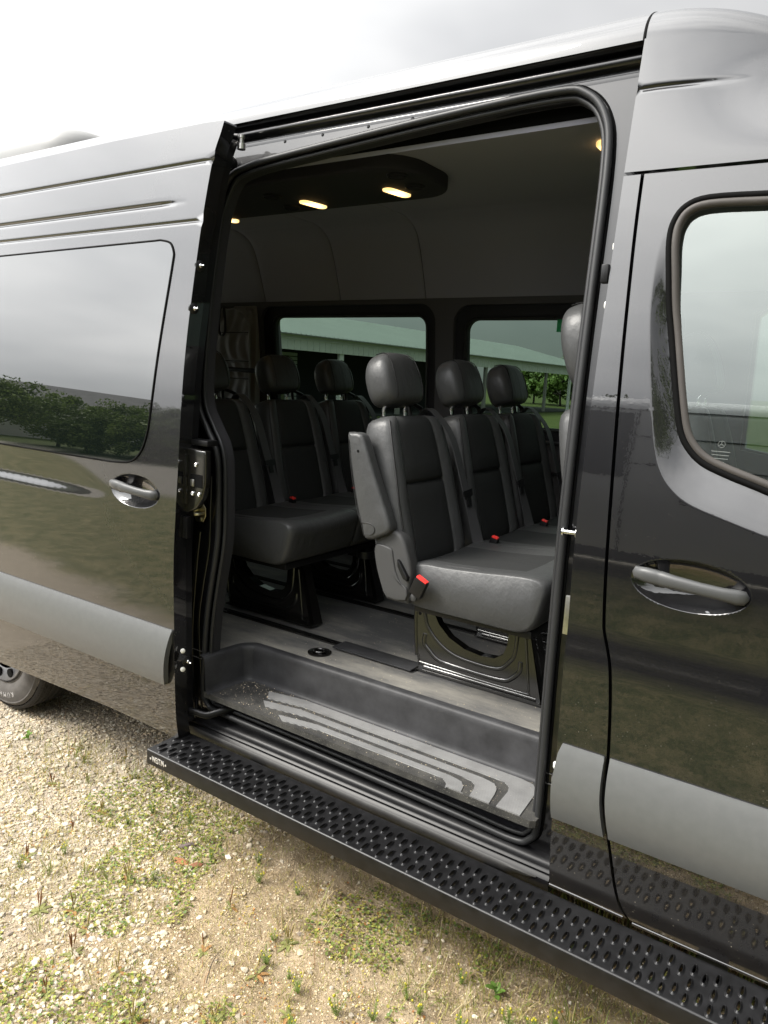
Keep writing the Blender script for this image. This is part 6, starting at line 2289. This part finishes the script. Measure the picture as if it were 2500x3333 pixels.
def bench(name, label):
    off = (-1.06, 0.90, 0.685)
    root = empty(name, off)
    cys = [0.425, 0.905, 1.355]
    base = (-1.285, 1.085)
    L = 0.535
    for cy in cys:
        b0, up, fwd = backrest(root, cy, base, L, 0.208, RCL, off, 0.135)
        top = b0 + up * (L - 0.002) - fwd * 0.034
        headrest(root, cy, top, up, fwd, off)
        # shoulder belt: guide loop beside the headrest, strap down the front of the seat back
        g = top + np.array((0, 0.165, 0)) - fwd * 0.012 + up * 0.012
        gd = [tuple(g + np.array((0, q, 0)) + up * z) for q, z in ((-0.042, -0.02), (-0.040, 0.035), (-0.028, 0.046), (0.028, 0.030), (0.042, 0.018), (0.044, -0.02))]
        gl_ = tube('belt_guide', [tuple(p) for p in spline(gd, 3)], 0.010, 'black_plastic', root, 8, flat=0.7, off=off)
        side_ = np.array((0, 1, 0))
        P0 = top + side_ * 0.178 + fwd * 0.040
        pth = [P0 - fwd * 0.05 + up * 0.0, P0 - fwd * 0.005 + up * 0.028, P0 + fwd * 0.034 - up * 0.008, P0 + fwd * 0.074 - up * 0.10 + side_ * 0.012, P0 + fwd * 0.086 - up * 0.28 + side_ * 0.030,
               P0 + fwd * 0.092 - up * 0.42 + side_ * 0.050, P0 + fwd * 0.092 - up * 0.49 + side_ * 0.060, P0 + fwd * 0.105 - up * 0.512 + side_ * 0.064]
        wd = [(0, 1, 0)] * 5 + [(0.35, 1, 0), (0.6, 0.9, 0.1), (0.7, 0.8, 0)]
        ribbon('seat_belt', [tuple(p) for p in pth], 0.046, wd, 'belt', root, off=off, n=5)
        tp = P0 + fwd * 0.090 - up * 0.305 + side_ * 0.033
        tg_ = MB()
        A_, B_ = Vector(up), Vector(side_)
        C0 = Vector(tp)
        N0 = Vector(fwd)
        hol = [C0 + A_ * a + B_ * b_ for a, b_ in ((0.010, -0.033), (0.016, 0.033), (-0.008, 0.033), (-0.016, 0.012), (-0.048, 0.012), (-0.048, -0.012), (-0.016, -0.012), (-0.010, -0.033))]
        tg_.add(hol + [q + N0 * 0.006 for q in hol], [tuple(range(8)), tuple(reversed(range(8, 16)))] + [(i, 8 + i, 8 + (i + 1) % 8, (i + 1) % 8) for i in range(8)])
        tg_.build('belt_tongue', 'black_plastic', root, off=off)
        buckle(root, (-1.155, cy + 0.265, 1.115), off, (0.25, -0.1, 0.96))
    cp = [(-1.235, 1.075), (-1.235, 1.010), (-1.19, 0.995), (-1.0, 0.992), (-0.86, 0.990), (-0.815, 0.996), (-0.785, 1.015), (-0.768, 1.05), (-0.755, 1.10), (-0.748, 1.135), (-0.755, 1.158), (-0.775, 1.170), (-0.81, 1.174), (-0.88, 1.170), (-0.98, 1.160), (-1.10, 1.152), (-1.18, 1.150), (-1.225, 1.135)]
    cush = cushion_bench(root, 0.228, 1.575, [0.665, 1.130], [tuple(p) for p in spline(cp, 3, True)], off)
    pth = [(-1.20, 0.255, 1.142), (-1.08, 0.255, 1.152), (-0.95, 0.255, 1.160), (-0.84, 0.257, 1.166), (-0.785, 0.268, 1.160)]
    tube('stitch_line', [tuple(p) for p in spline(pth, 4)], 0.0018, 'thread', cush, 6, off=off)
    # folded armrest and recliner cover on the aisle side
    arm = [(-1.462, 1.540), (-1.447, 1.553), (-1.412, 1.552), (-1.393, 1.530), (-1.350, 1.43), (-1.300, 1.32), (-1.276, 1.266), (-1.280, 1.242), (-1.315, 1.222), (-1.355, 1.207), (-1.383, 1.220), (-1.412, 1.31), (-1.437, 1.411)]
    ar = pad('armrest', [tuple(p) for p in spline(arm, 3, True)], ((0, 0.195, 0), (1, 0, 0), (0, 0, 1), (0, -1, 0)), 0.050, 0.014, 'leather', root, bulge=0.003, off=off)
    tube('armrest_seam', [tuple(p) for p in spline([(-1.388, 0.1685, 1.262), (-1.350, 0.1685, 1.262), (-1.335, 0.1685, 1.252), (-1.333, 0.1685, 1.240), (-1.345, 0.1685, 1.228), (-1.372, 0.1695, 1.224)], 4)], 0.0015, 'thread', ar, 5, off=off)
    tube('armrest_seam', [tuple(p) for p in spline([(-1.452, 0.169, 1.530), (-1.440, 0.1685, 1.45), (-1.425, 0.1685, 1.38), (-1.405, 0.1685, 1.30), (-1.388, 0.1685, 1.262), (-1.376, 0.171, 1.218)], 4)], 0.0015, 'thread', ar, 5, off=off)
    lathe('pivot_screw', [(0.005, 0), (0.005, 0.002), (0.002, 0.002)], (-1.412, 0.170, 1.495), (0, -1, 0), 'gap_black', ar, 10, off=off)
    rc = [(-1.301, 1.247), (-1.265, 1.245), (-1.242, 1.229), (-1.225, 1.201), (-1.208, 1.155), (-1.2, 1.122), (-1.199, 1.10), (-1.205, 1.06), (-1.205, 1.015), (-1.23, 1.012), (-1.292, 1.014), (-1.318, 1.057), (-1.337, 1.105), (-1.349, 1.152), (-1.35, 1.18), (-1.34, 1.213), (-1.323, 1.235)]
    rcs = [tuple(p) for p in spline(rc, 2, True)]
    rco = pad('recliner_cover', rcs, ((0, 0.222, 0), (1, 0, 0), (0, 0, 1), (0, -1, 0)), 0.055, 0.012, 'seat_plastic', root, bulge=0.002, off=off)
    inn = [(-1.335, 1.195), (-1.285, 1.190), (-1.272, 1.178), (-1.258, 1.12), (-1.235, 1.078), (-1.212, 1.068), (-1.211, 1.025), (-1.285, 1.022), (-1.31, 1.06), (-1.328, 1.11), (-1.339, 1.16)]
    pad('cover_panel', [tuple(p) for p in spline(inn, 2, True)], ((0, 0.194, 0), (1, 0, 0), (0, 0, 1), (0, -1, 0)), 0.012, 0.005, 'seat_plastic', rco, off=off)
    lev = [(-1.247, 1.158), (-1.238, 1.152), (-1.205, 1.105), (-1.206, 1.092), (-1.222, 1.098), (-1.245, 1.135)]
    pad('recliner_lever', resample(lev, 0.01), ((0, 0.189, 0), (1, 0, 0), (0, 0, 1), (0, -1, 0)), 0.018, 0.003, 'black_plastic', rco, off=off, sharp=40)
    buckle(root, (-1.180, 0.198, 1.050), off, (0.42, -0.12, 0.88), L=0.062, W=0.046)
    lathe('buckle_bolt', [(0.013, 0), (0.013, 0.012), (0.009, 0.015)], (-1.192, 0.215, 1.036), (0, -1, 0), 'seat_plastic', root, 16, off=off)
    # pressed steel legs
    U = [(-1.295, 0.686), (-1.300, 0.72), (-1.318, 0.84), (-1.325, 0.985), (-1.262, 0.985), (-1.250, 0.930), (-1.240, 0.905), (-1.223, 0.876), (-1.177, 0.836), (-1.114, 0.810), (-1.05, 0.802), (-1.0, 0.806), (-0.968, 0.828), (-0.955, 0.866), (-0.953, 0.921), (-0.953, 0.985),
         (-0.893, 0.985), (-0.878, 0.926), (-0.819, 0.686)]
    for ly in (0.446, 0.915):
        v2 = resample(U, 0.03)
        n = len(v2)
        mb = MB()
        # flanged plate with depth
        rv, _, rf, _, _, _ = delaunay_2d_cdt([Vector(p) for p in v2], [(i, (i + 1) % n) for i in range(n)], [], 0, 1e-6)
        q2 = np.array([(p.x, p.y) for p in rv])
        T = np.array([list(t_) for t_ in rf])
        T = T[in_poly(q2[T].mean(1), v2)]
        a, b_, c = q2[T[:, 0]], q2[T[:, 1]], q2[T[:, 2]]
        fl = ((b_[:, 0] - a[:, 0]) * (c[:, 1] - a[:, 1]) - (b_[:, 1] - a[:, 1]) * (c[:, 0] - a[:, 0])) < 0
        T[fl] = T[fl][:, ::-1]
        mb.add([(p[0], ly, p[1]) for p in q2], [tuple(int(i) for i in t_) for t_ in T])
        mb.add([(p[0], ly, p[1]) for p in v2] + [(p[0], ly + 0.035, p[1]) for p in v2], [(i, n + i, n + (i + 1) % n, (i + 1) % n) for i in range(n)])
        lg = mb.build('leg', 'leg_paint', root, off=off)
        for pts_, r_ in [([(-1.308, 0.74), (-1.322, 0.915), (-1.290, 0.918), (-1.268, 0.859), (-1.222, 0.811), (-1.161, 0.780), (-1.087, 0.770), (-0.985, 0.772), (-0.945, 0.806), (-0.925, 0.845), (-0.920, 0.95)], 0.0085),
                         ([(-1.277, 0.829), (-1.279, 0.795), (-1.262, 0.775), (-1.209, 0.741), (-1.084, 0.735), (-0.967, 0.736), (-0.931, 0.752), (-0.904, 0.785), (-0.903, 0.818)], 0.0105),
                         ([(-1.274, 0.703), (-0.838, 0.703)], 0.0065), ([(-1.300, 0.745), (-1.296, 0.722), (-1.26, 0.715), (-0.90, 0.712), (-0.868, 0.722), (-0.870, 0.76), (-0.893, 0.925)], 0.0055)]:
            sp_ = spline([(x, ly + 0.45 * r_, z) for x, z in pts_], 4)
            tube('pressed_ridge', [tuple(p) for p in sp_], r_, 'leg_paint', lg, 8, up=(0, 1, 0), off=off)
        for x, z in [(-1.304, 0.900), (-1.25, 0.708), (-1.06, 0.708)]:
            lathe('bolt_hole', [(0.006, -0.001), (0.006, 0.0012), (0.0005, 0.0013)], (x, ly, z), (0, -1, 0), 'gap_black', lg, 12, off=off)
        MB().box(-1.30, -0.80, ly - 0.02, ly + 0.05, 0.6930, 0.6985).build('foot_plate', 'leg_paint', lg, off=off)
        MB().add([(-0.872, ly + 0.035, 0.985), (-0.872, ly + 0.002, 0.985), (-0.800, ly + 0.002, 0.694), (-0.800, ly + 0.06, 0.694)], [(0, 1, 2, 3)]).build('side_flange', 'leg_paint', lg, off=off)
    # seat pan and a cup holder hanging under the cushion
    MB().box(-1.22, -0.80, 0.26, 1.50, 0.972, 0.998).build('seat_pan', 'black_plastic', root, off=off, bevel=0.006)
    for cx, cy, cz in ((-0.80, 0.80, 0.945), (-0.775, 0.885, 0.965)):
        ch = lathe('cup_holder', [(0.028, -0.012), (0.040, -0.012), (0.042, 0.012), (0.042, 0.020), (0.034, 0.020), (0.032, -0.008)], (cx, cy, cz), (0, 0, 1), 'satin_black', root, 24, off=off)
        MB().box(cx - 0.08, cx - 0.035, cy - 0.03, cy + 0.03, cz - 0.01, cz + 0.035).build('holder_arm', 'black_plastic', ch, off=off, bevel=0.004)
    tag(root, label, 'bench seat', 'three seat benches in the van')
    return root


b2 = bench('bench_seat', 'black leather three seat bench nearest the door opening with folded armrest')
b3 = copy_tree(b2)
b3.location = Vector(b2.location) + Vector((-1.065, 0.085, 0))
b3['label'] = 'black leather three seat bench in the row behind, its straps crossing the seat backs'


def front_seat(name, label, x0, cy, head_h):
    off = (x0 + 0.2, cy, 0.685)
    root = empty(name, off)
    b0, up, fwd = backrest(root, cy, (x0, 1.10), 0.60, 0.245, R(14), off, 0.13)
    top = b0 + up * 0.598
    headrest(root, cy, top, up, fwd, off, w=0.285, h=head_h, t_=0.13, rise=0.05)
    cp = [(x0 + 0.05, 1.09), (x0 + 0.05, 1.02), (x0 + 0.1, 1.0), (x0 + 0.45, 1.0), (x0 + 0.51, 1.02), (x0 + 0.54, 1.08), (x0 + 0.53, 1.14), (x0 + 0.48, 1.17), (x0 + 0.3, 1.16), (x0 + 0.12, 1.14)]
    cushion_bench(root, cy - 0.25, cy + 0.25, [], [tuple(p) for p in spline(cp, 3, True)], off)
    MB().box(x0 + 0.06, x0 + 0.48, cy - 0.2, cy + 0.2, 0.692, 1.0).build('seat_box', 'seat_plastic', root, off=off, bevel=0.01)
    tag(root, label, 'car seat')
    return root


front_seat('front_passenger_seat', 'black leather front passenger seat partly hidden by the door pillar', -0.600, 0.47, 0.255)
front_seat('driver_seat', 'driver seat whose headrest shows through the front door window', -0.485, 1.46, 0.25)

# fabric blind hung over the rear window of the far side, with its strap loop
nx2, nz2 = 60, 60
V, F = [], []
for j in range(nz2 + 1):
    z = 1.56 + (2.135 - 1.56) * j / nz2
    for i in range(nx2 + 1):
        x = -4.25 + (4.25 - 3.415) * i / nx2
        seam = min(abs(z - s_) for s_ in (1.69, 1.80, 1.98))
        fold = 0.007 * math.sin(x * 70 + 3 * math.sin(z * 14)) * min(1, seam / 0.03) + 0.004 * math.sin(x * 31 + z * 20)
        zz = z
        if j == nz2:
            zz = z - 0.05 * max(0, (x + 3.50) / 0.085) ** 2
        V.append((x, 1.735 - fold - 0.02 * (1.85 - z) * 0 + (0.006 if seam < 0.004 else 0), zz))
for j in range(nz2):
    for i in range(nx2):
        a = j * (nx2 + 1) + i
        F.append((a, a + 1, a + nx2 + 2, a + nx2 + 1))
blind = MB().add(V, F, 0, True).build('window_blind', 'curtain', None)
blind.location = (0, -0.012, 0)
tag(blind, 'black quilted fabric blind covering the rear far side window', 'blind')
for z in (1.69, 1.80, 1.98):
    tube('seam', [(-4.2, 1.728, z), (-3.42, 1.728, z)], 0.003, 'thread', blind, 6)
tube('edge_binding', [(-4.2, 1.722, 2.128), (-3.56, 1.722, 2.128), (-3.48, 1.722, 2.105), (-3.425, 1.722, 2.03), (-3.415, 1.722, 1.9), (-3.412, 1.722, 1.56)], 0.006, 'curtain', blind, 6)
ribbon('strap_loop', [(-3.66, 1.700, 2.135), (-3.672, 1.700, 2.06), (-3.672, 1.700, 1.99), (-3.645, 1.698, 1.955), (-3.617, 1.700, 1.985), (-3.617, 1.700, 2.06), (-3.63, 1.700, 2.135)], 0.020, (0, 1, 0.0), 'belt', blind)
tube('rear_rail', [(-4.2, 1.60, 1.755), (-3.22, 1.60, 1.742)], 0.014, 'black_plastic', van, 10)
